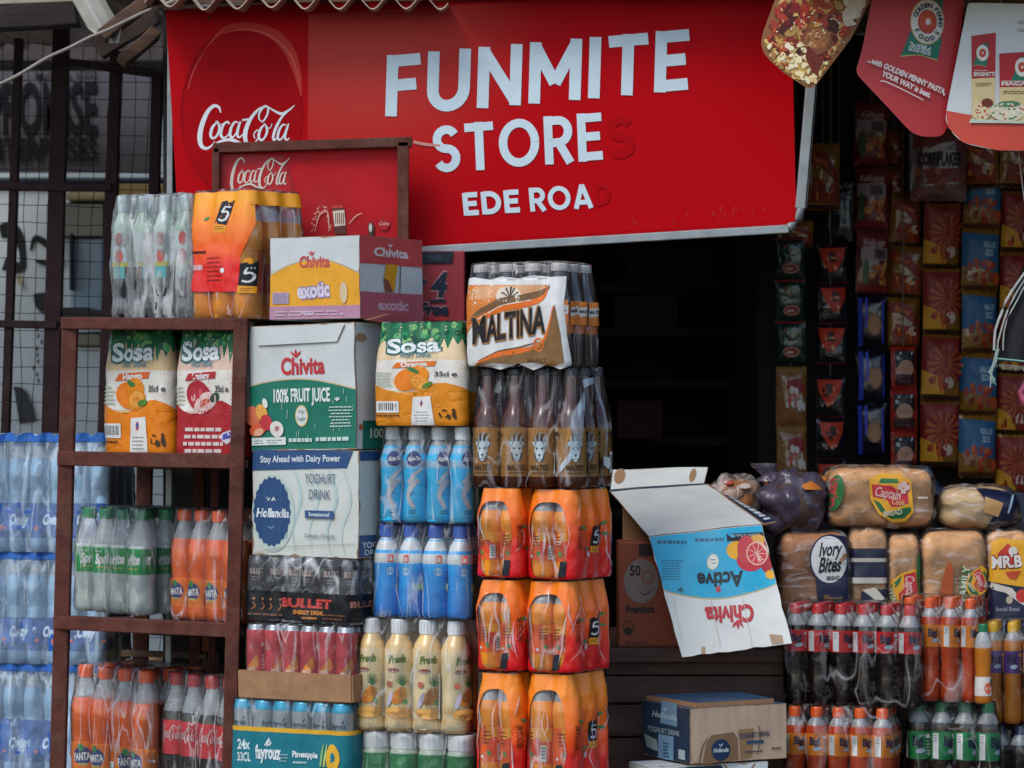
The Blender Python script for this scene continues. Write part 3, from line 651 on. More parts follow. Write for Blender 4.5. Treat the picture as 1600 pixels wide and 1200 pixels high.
mb = MB(); mb.tube([P(1232, 355, SY-.012)-o, P(1241, 352, SY-.012)-o, P(1248, 343, SY-.012)-o, P(1251, 326, SY-.012)-o], .011, M_GALV, 10); mb.build('corner_bracket', t, smooth=True)

# ------------------------------------------------------------------ small framed advertising board in front of it
o = P(490, 290, .58); FY = .56
t = thing('framed_board', 'smaller red advertising board in a rusty frame behind the white carton', 'sign', o)
fp = lambda px, py, Y=FY: P(px, py, Y)-o
mb = MB(); mb.face([fp(340, 505), fp(637, 490), fp(632, 226), fp(340, 236)], mat('faded_red_print', 'b21a22', .5, var=.18, vs=7, spec=.12, dirt=.12)); mb.build('panel', t)
for a, b, w in (((334, 232), (644, 222), 15), ((338, 232), (338, 505), 11), ((630, 222), (630, 490), 17)):
    mb = MB(); mb.bar(fp(*a, FY-.012), fp(*b, FY-.012), w*s, .035, M_RUST); mb.build('frame_bar', t, bevel=.002)
p = Pr(lambda u, v, h: P(u, -v, FY)-o+V((0, -h, 0)), (0, 0, 1, 1), h=.001)
for cx_, rx_, cc in ((388, 75, '98101a'), (385, 72, 'b01620')):
    p.poly([(345, 489), (345, 240)]+[(cx_+rx_*sin(R(a)), 330-130*cos(R(a))) for a in range(0, 181, 6) if 330-130*cos(R(a)) > 238 and 330-130*cos(R(a)) < 489 and cx_+rx_*sin(R(a)) > 345], cc)
coca(p, 361, 246, 92/475, 54/230, 'd6cdbd')
bx = lambda c: p.poly(c, 'd2c2ae')
p.poly([(519, 322), (536, 320), (541, 365), (523, 366)], '5a2a22'); p.poly([(520, 330), (538, 328), (540, 352), (523, 354)], 'd2c2ae'); p.rect(519, 321, 536, 325, 'c03a30')
for k in range(5): p.rect(524+k*3, 333, 525.4+k*3, 350, '7a4a40')
p.fine = True
for _ in range(46):
    q = random.uniform(0, pi); x = 503+15*cos(q)*random.uniform(.7, 1.1); p.ell(x, 362-38*sin(q)*random.uniform(.75, 1.1), random.uniform(.5, 1.6), random.uniform(.5, 1.6), 'd79a86', 8)
p.stroke([(492, 362, 1), (500, 335, 2), (512, 332, 2), (514, 362, 1)], 1, 'd79a86'); p.stroke([(545, 350, 1), (556, 338, 2), (566, 333, 1)], 1, 'd79a86')
p.ell(580, 358, 5, 11, '3a2a26'); p.ell(579, 356, 2.4, 7, 'cfc0ae'); p.ell(600, 350, 9, 10, 'a5131c'); p.text('Coke', 592, 352, 5, 'd8b0a8', 16, sh=.2)
p.build('lettering', t)
# ------------------------------------------------------------------ rusty shelf on the left
t = thing('display_shelf', 'rusty brown angle-iron shelf holding drink packs on the left', 'shelf', (X(235, .3), .4, 0)); o = V((X(235, .3), .4, 0))
yL, yR = .42, .27
def leg(x0, x1, Y, w, yt=497):
    a, b = P(x0, yt, Y), P(x1, 1260, Y); b = a+(b-a)*(a.z/(a.z-b.z))
    mb = MB(); mb.bar(a, b, w*S(Y), .034, M_RUST); mb.build('post', t, o, bevel=.003)
leg(110, 89, yL, 24); leg(377, 357, yR, 22); leg(232, 214, .92, 24, 505); leg(318, 300, .84, 17, 505); leg(340, 328, .82, 12, 505)
for ya, yb_, w in ((505, 507, 19), (716, 721, 23), (972, 985, 22), (1252, 1275, 22)):
    dx = (ya-497)*-.026
    A, B = P(99+dx, ya, yL-.003), P(386+dx, yb_, yR-.003)
    mb = MB(); mb.bar(A, B, w*S(.3), .032, M_RUST); mb.build('rail', t, o, bevel=.003)
    zt = .004
    q = [A+V((0, .016, zt)), B+V((0, .016, zt)), P(330+dx, yb_, .82)+V((0, 0, zt+.012)), P(215+dx, ya, .92)+V((0, 0, zt+.012))]
    mb = MB(); dn = V((0, 0, -.012)); sag = V((0, 0, -.022 if ya > 700 else -.004))
    rows = [[(q[0].lerp(q[1], i/8)).lerp(q[3].lerp(q[2], i/8), k/5)+sag*sin(pi*i/8)*sin(pi*min(k, 4)/5) for i in range(9)] for k in range(6)]
    mb.grid(rows, M_TIMBER); mb.grid([[p_+dn for p_ in r] for r in rows][::-1], M_TIMBER); mb.build('shelf_board', t, o)
    for a_, b_ in ((A, q[3]), (B, q[2])):
        mb = MB(); mb.bar(a_+V((0, .02, -.006)), b_+V((0, 0, -.02)), .02, .02, M_RUST, up=(0, 0, 1)); mb.build('side_rail', t, o)
mb = MB(); mb.bar(P(193, 1020, .91), P(326, 1025, .83), 9*S(.7), .03, M_TIMBER); mb.build('brace', t, o)
plain_box('carton', 'brown carton on the ground behind the lower shelf bottles', 226, 330, 1029, 1110, 1.0, .2, M_KRAFT)
plain_box('carton', 'small orange and brown carton behind the shelf brace', 301, 326, 990, 1019, .95, .1, mat('orange_brown_card', 'b5673a', .7))

# ------------------------------------------------------------------ drink kinds
def two(f):
    def d(p, r, h):
        for k in (0, 1):
            f(p, .5*r-k*pi*r, r, h)
    return d
O_ = 'd9571a'
def lab_fanta(p, x, r, h):
    p.rect(x-.2*r, h*.06, x+1.5*r, h*.94, 'e07318'); p.ell(x, h*.45, r*.62, h*.3, '2a3a78', rot=-8); p.ell(x-r*.1, h*.18, r*.2, h*.12, '3b8a4a', rot=-30)
    p.text('FANTA', x, h*.58, h*.22, WH, r*1.15, 'c', bold=.04, rot=5); p.text('ORANGE', x, h*.75, h*.07, 'd8cf60', r*.6, 'c', bold=.03)
    p.text('fanta', x+r*.95, h*.42, h*.09, WH, r*.5, 'l', bold=.03); p.rect(x-r*1.3, h*.5, x-r*.9, h*.95, WH); p.lines(x-r*1.26, h*.55, r*.3, 6, h*.06, h*.03, '6a6a74')
def lab_sprite(p, x, r, h):
    p.text('Sprite', x, h*.62, h*.36, WH, r*1.5, 'c', bold=.05, sh=.2, rot=4); p.lines(x-r*.6, h*.76, r*1.2, 1, h*.06, h*.045, 'b8b43c', jit=0)
    p.rect(x+r*1.0, h*.1, x+r*1.04, h*.75, 'a8c4b0'); p.text('No sugar', x-r*.7, h*.2, h*.09, 'c9d8cc', r*.5, bold=.02); p.rect(x+r*1.15, h*.3, x+r*1.5, h*.62, 'b9cfc0')
def lab_coke(p, x, r, h):
    coca(p, x-r*.7, h*.12, 1.5*r/475, h*.55/230, 'dcd0d0', under=False); p.rect(x+r*.95, h*.3, x+r*1.4, h*.85, 'ccd2d2'); p.lines(x+r*1.0, h*.36, r*.35, 5, h*.09, h*.04, '4a4a55', jit=.1); p.text('Coke', x-r*1.4, h*.6, h*.16, 'dcd0d0', r*.5, bold=.04)
def mk_bigi(bgc, txt, wht='d5d8d8'):
    def f(p, x, r, h):
        p.text('Bigi', x, h*.52, h*.34, txt, r*.95, 'c', bold=.05); p.ell(x+r*.25, h*.7, r*.4, h*.09, 'a7b8c8', rot=-8); p.rect(x-r*1.5, h*.06, x-r*.95, h*.96, wht)
        p.lines(x-r*1.42, h*.12, r*.4, 3, h*.1, h*.05, '9a9aa0'); p.lines(x+r*.75, h*.35, r*.55, 5, h*.11, h*.04, wht); p.rect(x+r*.72, h*.1, x+r*1.2, h*.26, wht); p.ell(x+r*1.1, h*.8, r*.12, h*.1, 'b5c6b4')
    return two(f)
def lab_aktiv(p, r, h):
    for x in (.5*r, .5*r-pi*r):
        p.ell(x, h*.17, r*.62, h*.1, '232f6e', rot=-6); p.text('Aktiv-Yo', x, h*.2, h*.055, WH, r*1.05, 'c', bold=.03, sh=.15, rot=4)
        p.stroke([(x+r*.7, h*.3, 6), (x+r*.1, h*.38, 10), (x-r*.5, h*.5, 9)], 1, 'b9bbc2'); p.stroke([(x+r*.5, h*.5, 3), (x+r*.25, h*.47, 13), (x-r*.2, h*.55, 15), (x-r*.45, h*.66, 10), (x-r*.15, h*.78, 11), (x+r*.1, h*.83, 5)], 1, 'b9bbc2')
        p.stroke([(x-r*.3, h*.68, 1), (x-r*.05, h*.62, 4), (x+r*.2, h*.66, 1)], 1, '1f86c8'); p.lines(x-r*.35, h*.86, r*.7, 2, h*.03, h*.012, '1a2a50')
def lab_bluemilk(p, r, h):
    for x in (.5*r, .5*r-pi*r):
        p.ell(x-r*.1, h*.42, r*.3, r*.3, 'b4cfe0'); p.rect(x-r*.3, h*.2, x+r*.15, h*.3, 'd84a3a'); p.text('La', x-r*.24, h*.28, h*.07, WH, r*.3, bold=.04); p.ell(x+r*.75, h*.62, r*.28, r*.28, '7fc6b8'); p.ell(x+r*1.25, h*.62, r*.28, r*.28, '9accb0'); p.ring(x+r*.75, h*.62, r*.28, r*.28, r*.06, 'c7dcd8'); p.poly([(x+r*1.5, h*.57), (x+r*1.7, h*.57), (x+r*1.6, h*.68)], WH)
def lab_smooth(p, r, h):
    for x in (.5*r, .5*r-pi*r):
        p.text('Fresh', x, h*.17, h*.085, '3f5a22', r*1.15, 'c', bold=.06, sh=.2, rot=4); p.text('Fresh', x, h*.17, h*.085, '8a9a2e', r*1.15, 'c', bold=.0, sh=.2, rot=4)
        p.ell(x-r*.25, h*.27, r*.42, h*.028, 'a84a36'); p.text('Pineapple', x-r*.25, h*.29, h*.025, WH, r*.6, 'c', bold=.02)
        for k in range(9): a = -pi/2+(k-4)*.33; p.stroke([(x+r*.35, h*.46, 3.5), (x+r*.35+cos(a)*r*.42, h*.42+sin(a)*h*.12, .5)], 1, ('3f7d4c', '6a9a55', '2d6a44')[k % 3], sm=False)
        p.ell(x+r*.2, h*.58, r*.38, h*.11, 'c98a3a', rot=20); p.ell(x+r*.05, h*.6, r*.3, h*.1, 'b9702e', rot=30); p.ell(x-r*.45, h*.63, r*.16, h*.1, 'b6b0c0', rot=18); p.ell(x+r*.55, h*.66, r*.13, h*.035, '4f9a5a', rot=-30); p.ell(x-r*.5, h*.44, r*.2, h*.04, 'b4674c')
        p.ell(x+r*.1, h*.8, r*.9, h*.07, 'e0a85a'); p.rect(x+r*1.0, h*.3, x+r*1.45, h*.86, 'cfd0c2'); p.lines(x+r*1.03, h*.33, r*.4, 14, h*.035, h*.013, '7a7466', jit=.1); p.rect(x+r*1.0, h*.62, x+r*1.45, h*.66, 'd8a02c')
def lab_green(p, r, h):
    for x in (.5*r, .5*r-pi*r):
        for k in range(9): p.ell(x+random.uniform(-1.2, 1.2)*r, random.uniform(.05, .9)*h, r*random.uniform(.12, .3), h*random.uniform(.06, .12), random.choice(('2f8a52', '4fa066', '1f6a3e', '7ab88a', '8a2f3a', 'b85a5a')), rot=random.uniform(0, 90))
        p.text('Fruit', x, h*.5, h*.16, WH, r*.9, 'c', bold=.05)
def lab_malt(p, r, h):
    for x in (.5*r, .5*r-pi*r):
        for k in range(9): a = pi*(1.05+k*.9/8); p.stroke([(x+cos(a)*r*.28, h*.42+sin(a)*h*.12, 3), (x+cos(a)*r*.48, h*.38+sin(a)*h*.23, 3), (x+cos(a+.3)*r*.58, h*.38+sin(a)*h*.28, 1)], 1, ('9fb0b6', '25303a')[k % 2])
        p.ell(x, h*.46, r*.34, h*.19, 'a9b8bc'); p.ell(x, h*.56, r*.2, h*.13, 'bcc8ca')
        for q in (-1, 1): p.poly([(x+q*r*.08, h*.42), (x+q*r*.26, h*.39), (x+q*r*.2, h*.45)], '20282f'); p.stroke([(x+q*r*.3, h*.5, 1), (x+q*r*.24, h*.62, 3), (x+q*r*.1, h*.7, 1)], 1, '3a4650'); p.ell(x+q*r*.36, h*.32, r*.09, h*.05, '9fb0b6')
        p.poly([(x-r*.09, h*.54), (x+r*.09, h*.54), (x, h*.6)], '20282f'); p.stroke([(x-r*.12, h*.65, 1), (x, h*.63, 1.6), (x+r*.12, h*.65, 1)], 1, '20282f', sm=False)
        p.text('MALTED', x, h*.87, h*.11, '3a2a1a', r*1.15, 'c', bold=.03); p.lines(x-r*.5, h*.91, r, 1, 1, h*.03, '5a432a')
        X_ = x+pi*r*.5
        p.barcode(X_-r*.3, h*.5, X_+r*.15, h*.95); p.lines(X_-r*.5, h*.08, r, 1, 1, h*.08, '2c2118', jit=.1); p.lines(X_-r*.4, h*.2, r*.8, 3, h*.08, h*.03, '4a3620')
def lab_five(p, r, h):
    for x in (.5*r, .5*r-pi*r):
        p.rect(x-r*.5, h*.02, x+r*1.3, h*.4, 'ea9a20'); p.ell(x+r*.1, h*.55, r*.5, h*.25, 'd8461e'); p.rect(x+r*.4, h*.5, x+r*.85, h*.95, 'd2d6d4'); p.lines(x+r*.45, h*.55, r*.35, 4, h*.09, h*.05, '77777c', jit=.1)
        p.lines(x-r*.8, h*.15, r*.7, 4, h*.1, h*.04, '7a3a18'); p.ell(x-r*.3, h*.75, r*.14, h*.08, '4b8a4a', rot=-30); p.ell(x-r*.9, h*.85, r*.12, r*.12, 'd2d6d4')
def lab_energy(p, r, h):
    for x in (.5*r, .5*r-pi*r):
        p.text('BULLET', x, h*.2, h*.1, 'b39a90', r*1.3, 'c', bold=.05); p.lines(x-r*.4, h*.26, r*.8, 2, h*.05, h*.02, '8a8d90')
        p.stroke([(x-r*.8, h*.6, 1), (x, h*.45, 3), (x+r*.8, h*.55, 1)], 1, '70777c')
def lab_redcan(p, r, h):
    for i, x in enumerate((.5*r, .5*r-pi*r)):
        p.poly([(x-r*.8, h*.66), (x+r*.5, h*.38), (x+r*.7, h*.55), (x-r*.6, h*.85)], 'd98a3a'); p.text('fresco', x-r*.6, h*.7, h*.1, 'ddc0b0', r, sh=.2, bold=.02, rot=22); p.lines(x+r*.9, h*.2, r*.5, 1, 1, h*.06, 'd4b8b4'); p.ell(x+r*1.2, h*.72, r*.2, r*.2, 'c9d2c6'); p.ell(x+r*1.2, h*.72, r*.12, r*.12, '5aa274'); p.lines(x+r*.95, h*.4, r*.5, 5, h*.05, h*.015, 'c9a09c'); p.rect(x-r*.05, h*.9, x+r*.8, h*.94, 'd4c8c8')
def lab_fay(p, r, h):
    for x in (.5*r, .5*r-pi*r): p.text('fayrouz', x, h*.42, h*.13, '4a5a66', r*1.35, 'c', bold=.03); p.stroke([(x+r*.3, h*.3, 1), (x+r*.42, h*.24, 4), (x+r*.5, h*.2, 1)], 1, '4a5a66')
def lab_water(p, r, h):
    for x in (.5*r, .5*r-pi*r): p.text('Cway', x, h*.6, h*.3, 'bcd0e4', r, 'c', bold=.06, sh=.2); p.ell(x-r*.6, h*.72, r*.2, h*.1, 'd0806a')

FAN = dict(kind='soda', zones=[(.74, liq('orange_soda', 'e8641e')), (1, M_CLEAR)], cap=plas('orange', 'ee5c14'), lab=(.12, .38, ink('f07a18'), two(lab_fanta)))
SPR = dict(kind='spri', zones=[(.66, liq('clear_soda', 'bac8c4')), (1, M_CLEAR)], cap=plas('green', '108652'), lab=(.385, .63, ink('06954a'), two(lab_sprite)))
COK = dict(kind='soda', zones=[(.7, mat('cola', '1c1413', .15, coat=.2)), (1, M_CLEAR)], cap=plas('red', 'bb2a2c'), lab=(.36, .63, ink('cc3038'), two(lab_coke)))
YO = dict(kind='yo', zones=[(.02, ink('1f9bd6')), (1, M_CLEAR)], cap=plas('white', 'd4d8d8'), lab=(.02, .80, mat('cyan_sleeve_print', '0cb4e8', .35, var=.1), lab_aktiv, 1))
BLU = dict(kind='yo', zones=[(.02, ink('1a6fc0')), (1, plas('white', 'd4d8d8'))], cap=plas('blue', '1d55ae'), lab=(.02, .84, ramp_mat('blue_sleeve_print', [(0, '0a7cd8'), (.5, '12a2ee'), (1, '40bef4')]), lab_bluemilk, 1))
SMO = dict(kind='smoo', zones=[(1, mat('cream_drink', 'ecc680', .3, coat=.4))], cap=plas('white', 'd4d8d8'), lab=(.03, .74, mat('cream_sleeve_print', 'ecd6a4', .35, var=.1), lab_smooth, 1))
GRN = dict(kind='jar', zones=[(1, mat('green_white_drink', 'b5c4b0', .3))], cap=plas('white', 'd4d8d8'), lab=(.05, .72, ink('2a7d4a'), lab_green))
MAL = dict(kind='malt', zones=[(1, mat('brown_bottle_glass', '54250f', .12, var=.35, coat=.3))], cap=plas('dark_crown', '2a3038'), lab=(.09, .5, ink('a8783e'), lab_malt))
MTN = dict(kind='stub', zones=[(1, mat('amber_bottle_glass', '33190f', .06, var=.3, coat=.8))], cap=plas('grey_white', 'b9b4b0'), lab=(.32, .6, ink('d06a26'), None))
FIV = dict(kind='juice', zones=[(.76, liq('pulpy_orange', 'f39422')), (1, M_CLEAR)], cap=plas('orange', 'dd5a1c'), lab=(.2, .53, ink('df5a20'), lab_five))
WAT = dict(kind='juice', zones=[(.8, mat('water', '8ab6d8', .1, var=.25, coat=.6)), (1, M_CLEAR)], cap=plas('blue', '1d55ae'), lab=(.12, .42, ink('1b5cb4'), lab_water))
SOS = dict(kind='soda', zones=[(.8, liq('sosa_orange', 'd9812a')), (1, M_CLEAR)], cap=plas('green', '17734c'), lab=(.1, .55, ink('d8b08a'), None))
SOC = dict(SOS, zones=[(.8, liq('cranberry', 'a8262c')), (1, M_CLEAR)])

# ------------------------------------------------------------------ water packs, far left
HAZE = film('cloudy_film', haze=.16, streak=.5, tint=(.62, .8, .96), scale=(26, 26, 4), edge=.5)
for i, (yt, yb_, x0, lb) in enumerate(((680, 864, -30, 'topmost cloudy pack of blue-labelled water bottles at far left'), (865, 1040, -34, 'middle cloudy pack of blue-labelled water bottles at far left'), (1041, 1215, -40, 'lowest cloudy pack of blue-labelled water bottles at far left'))):
    g = pack('water_pack', lb, x0, 196-i*4, yt, yb_, 1.08, 12, 6, 4, **WAT, group='water packs at far left', fm=HAZE, amp=.007, capname='cap')
    def d(p):
        p.poly([(-60, yb_-(72 if i < 2 else 90)), (215, yb_-(66 if i < 2 else 84)), (215, yb_-30), (-60, yb_-34)], '1a5fb8')
        for x in (8, 62, 118, 168): p.text('Cway', x, yb_-44, 15, 'c0d4e8', 30, bold=.06, sh=.2); p.ell(x-8, yb_-38, 3, 2, 'd0806a')
        for k in range(7): p.stroke([(k*30-10, yt+6, 10), (k*30+8, yt+3, 14), (k*30+20, yt+9, 6)], 1, '2a62b0')
    sleeve(g, d, h=-.0004).build('printed_band', g.t)

# ------------------------------------------------------------------ packs on the shelf
SH = 'drink packs on the rusty shelf'
g = pack('drinks_pack', 'pack of clear soda bottles with green caps on the shelf', 88, 319, 797, 963, .49, 46, 4, 3, **SPR, xc=None, group=SH)
g = pack('drinks_pack', 'orange soda pack beside the green-capped bottles on the shelf', 243, 462, 800, 976, .31, 46, 4, 3, **FAN, group=SH)
g = pack('drinks_pack', 'orange soda pack on the lowest shelf under the green-capped pack', 80, 330, 1050, 1246, .49, 44, 4, 3, **FAN, group=SH)
g = pack('drinks_pack', 'cola pack with red caps and red labels on the lowest shelf', 230, 455, 1061, 1264, .30, 46, 4, 3, **COK, group=SH)

def sosa(g, x0, x1, yt, yb_, flav, c1, c2, mid, fruit):
    w, h = x1-x0, yb_-yt; fx = lambda a: x0+a*w; fy = lambda b: yt+b*h
    p = Pr(g.fn, g.T, cell=.011, h=.0014); xr = x1+.42*w
    xl = x0-w*.06
    p.rect(xl, fy(.01), xr, fy(.99), mid); p.rect(xl, fy(.36), xr, fy(.66), 'd9d6cc')
    top = [(xl, fy(.0))]; n = 26
    pts = [(xl+(xr-xl)*k/n, fy(.13+.09*(k % 2)*random.uniform(.5, 1.6)+random.uniform(0, .05))) for k in range(n+1)]
    p.poly([(xl, fy(0)), (xr, fy(0))]+pts[::-1], '1e6b46')
    p.fine = True
    for _ in range(60): p.ell(random.uniform(xl, xr), fy(random.uniform(.01, .2)), random.uniform(.015, .05)*w, random.uniform(.012, .04)*h, random.choice(('15563a', '2c8a58', '58a868', '0f4a38', '7ab06a')), 9, rot=random.uniform(0, 180))
    p.fine = False; p.h += .0004
    wav = [(xl+(xr-xl)*k/14, fy(.63-.05*cos(k*.75+.6))) for k in range(15)]
    p.poly(wav+[(xr, fy(.995)), (xl, fy(.995))], c1)
    p.text('Sosa', fx(.42), fy(.29), h*.13, '1d5f5a', w*.62, 'c', bold=.09, rot=2); p.text('Sosa', fx(.42), fy(.285), h*.13, 'dfe6e4', w*.58, 'c', bold=.03, rot=2)
    p.text('FRUIT DRINK', fx(.45), fy(.335), h*.04, '6d8a90', w*.36, 'c', bold=.03)
    p.poly([(fx(.18), fy(.44)), (fx(.23), fy(.385)), (fx(.68), fy(.37)), (fx(.66), fy(.42))], c2); p.text(flav, fx(.43), fy(.425), h*.045, WH, w*.3, 'c', bold=.04, rot=2)
    if fruit == 'o':
        p.ell(fx(.36), fy(.55), w*.16, h*.105, 'df7a18', rot=-20); p.ell(fx(.48), fy(.5), w*.12, h*.085, 'e68a20'); p.ell(fx(.49), fy(.58), w*.12, h*.08, 'd8861c', rot=30); p.ell(fx(.49), fy(.575), w*.095, h*.062, 'e9a24a', rot=30)
        for k in range(6): a = k*pi/3; p.stroke([(fx(.49), fy(.575)), (fx(.49)+cos(a)*w*.08, fy(.575)+sin(a)*h*.05)], 1, 'd8861c', sm=False)
        p.ell(fx(.58), fy(.605), w*.07, h*.025, '4f7a2a', rot=-25); p.ell(fx(.42), fy(.46), w*.07, h*.02, '3b7a3a', rot=25)
    else:
        p.ell(fx(.42), fy(.56), w*.2, h*.13, 'a52030', rot=-25); p.ell(fx(.5), fy(.6), w*.14, h*.1, 'd7b8b0', rot=50); p.ell(fx(.5), fy(.6), w*.05, h*.04, 'c0503a', rot=50); p.ell(fx(.3), fy(.56), w*.035, h*.03, 'd89a9a'); p.ell(fx(.42), fy(.52), w*.04, h*.03, 'c4505a'); p.ell(fx(.66), fy(.56), w*.06, h*.04, '30463a', rot=30)
    p.text('35cl e', fx(.78), fy(.52), h*.045, '25282c', w*.24, 'c', bold=.02); p.lines(fx(.02), fy(.48), w*.16, 5, h*.03, h*.012, 'a8b49c')
    if fruit == 'o':
        p.barcode(fx(.02), fy(.76), fx(.26), fy(.87)); p.poly([(fx(.42), fy(.72)), (fx(.62), fy(.71)), (fx(.66), fy(.99)), (fx(.4), fy(.99))], 'd9d8d2'); p.ell(fx(.515), fy(.78), w*.022, h*.035, 'b84a40'); p.ell(fx(.515), fy(.775), w*.016, h*.02, '38509a'); p.lines(fx(.52), fy(.86), w*.18, 4, h*.028, h*.011, '8a8a88', 'c')
        for k in range(3): a = k*2.1; p.stroke([(fx(.76)+cos(a+q)*w*.05, fy(.88)+sin(a+q)*h*.035, 3-q) for q in (0, .7, 1.4)], 1, '3a2a18')
        p.ell(fx(.87), fy(.845), w*.016, h*.014, '3a2a18'); p.stroke([(fx(.87), fy(.86), 4), (fx(.875), fy(.9), 5), (fx(.89), fy(.93), 2)], 1, '3a2a18'); p.rect(fx(.8), fy(.89), fx(.84), fy(.93), '3a2a18'); p.lines(fx(.02), fy(.89), w*.25, 1, 1, h*.015, '5a3214')
    else:
        p.lines(fx(.48), fy(.78), w*.66, 4, h*.052, h*.026, 'd6c2bc', 'c', .15); p.poly([(fx(.78), fy(.82)), (fx(.98), fy(.79)), (fx(.98), fy(.86)), (fx(.88), fy(.9)), (fx(.78), fy(.87))], 'c8c0c8'); p.poly([(fx(.8), fy(.83)), (fx(.96), fy(.8)), (fx(.96), fy(.85)), (fx(.8), fy(.87))], '3a3f9a')
    return p.build('printed_sleeve', g.t, smooth=True)
g = pack('drinks_pack', 'orange fruit drink pack in a green-topped printed sleeve on the shelf', 152, 300, 503, 712, .40, 26, 3, 2, **SOS, group=SH)
sosa(g, 155, 268, 503, 712, 'Mango', 'dd7d14', 'd8601c', 'd8b98a', 'o')
g = pack('drinks_pack', 'red cranberry drink pack in a green-topped printed sleeve on the shelf', 266, 410, 500, 716, .295, 26, 3, 2, **SOC, group=SH)
sosa(g, 268, 368, 500, 716, 'Cranberry', 'a5222a', 'b02a2e', 'd4b6a4', 'c')
# on top of the shelf
g = pack('drinks_pack', 'cloudy wrapped pack of dark wine bottles on top of the shelf', 160, 345, 302, 496, .40, 24, 4, 3, 'smoo', [(.62, liq('dark_wine', '262b30')), (1, mat('pale_green_neck', '9db6a4', .3))], plas('silver', '9fb0b0'), (.42, .7, ink('a9b7b4'), two(lambda p, x, r, h: (p.rect(x-r*.9, h*.86, x+r*.9, h, 'a8a860'), p.ell(x, h*.2, r*.35, h*.2, 'a4504a'), p.ell(x, h*.7, r*.35, h*.2, 'b0605a'), p.rect(x-r*.5, h*1.0, x+r*.5, h*1.35, '5aa0a0')))), fm=film('milky_film', haze=.1, streak=.42, tint=(.8, .84, .84), scale=(30, 30, 4), edge=.46), amp=.009, scal=.3)
mb = MB(); mb.tube([P(216, 300, .3)-P(g.xc, 496, .40), P(218, 294, .3)-P(g.xc, 496, .40), P(222, 289, .3)-P(g.xc, 496, .40)], [.004, .002, .003], HAZE, 6)

FIVE_R = ramp_mat('orange_red_sleeve_print', [(0, 'd0121c'), (.3, 'd9261e'), (.48, 'e8521c'), (.75, 'ec701a'), (1, 'ee861c')], zmax=.22)
M_GLINT = film('film_glint', haze=.3, streak=.5, crease_glint=.2, scale=(40, 40, 40))
def leaf(p, x, y, a, k=1): p.ell(x, y, 5*k, 2.4*k, '2f7a48', 10, rot=a); p.stroke([(x-5*k*cos(R(a)), y-5*k*sin(R(a))), (x+5*k*cos(R(a)), y+5*k*sin(R(a)))], .5, '7ab07a', sm=False)
def five_logo(p, x, y, k=1, rot=0):
    q = lambda L: [(x+a*k*cos(R(rot))-b*k*sin(R(rot)), y+a*k*sin(R(rot))+b*k*cos(R(rot))) for a, b in L]
    p.poly(q([(-8, -14), (-3, -17), (0, -14), (8, -20), (8, 16), (-8, 16)]), '14161e'); p.stroke(q([(5, -9), (-2.5, -8), (-3.5, -.5)]), 2.6*k, 'cdd2d2', sm=False); p.stroke(q([(-3.8, -.2), (1, -2), (4.5, 1), (4, 7), (0, 11), (-5, 9.5)]), 2.8*k, 'cdd2d2'); p.poly(q([(-8, 17), (8, 17), (8, 27), (-8, 27)]), 'e09a20'); p.lines(*q([(-6, 20)])[0], 11*k, 2, 3*k, 1.3*k, '8a4a18')
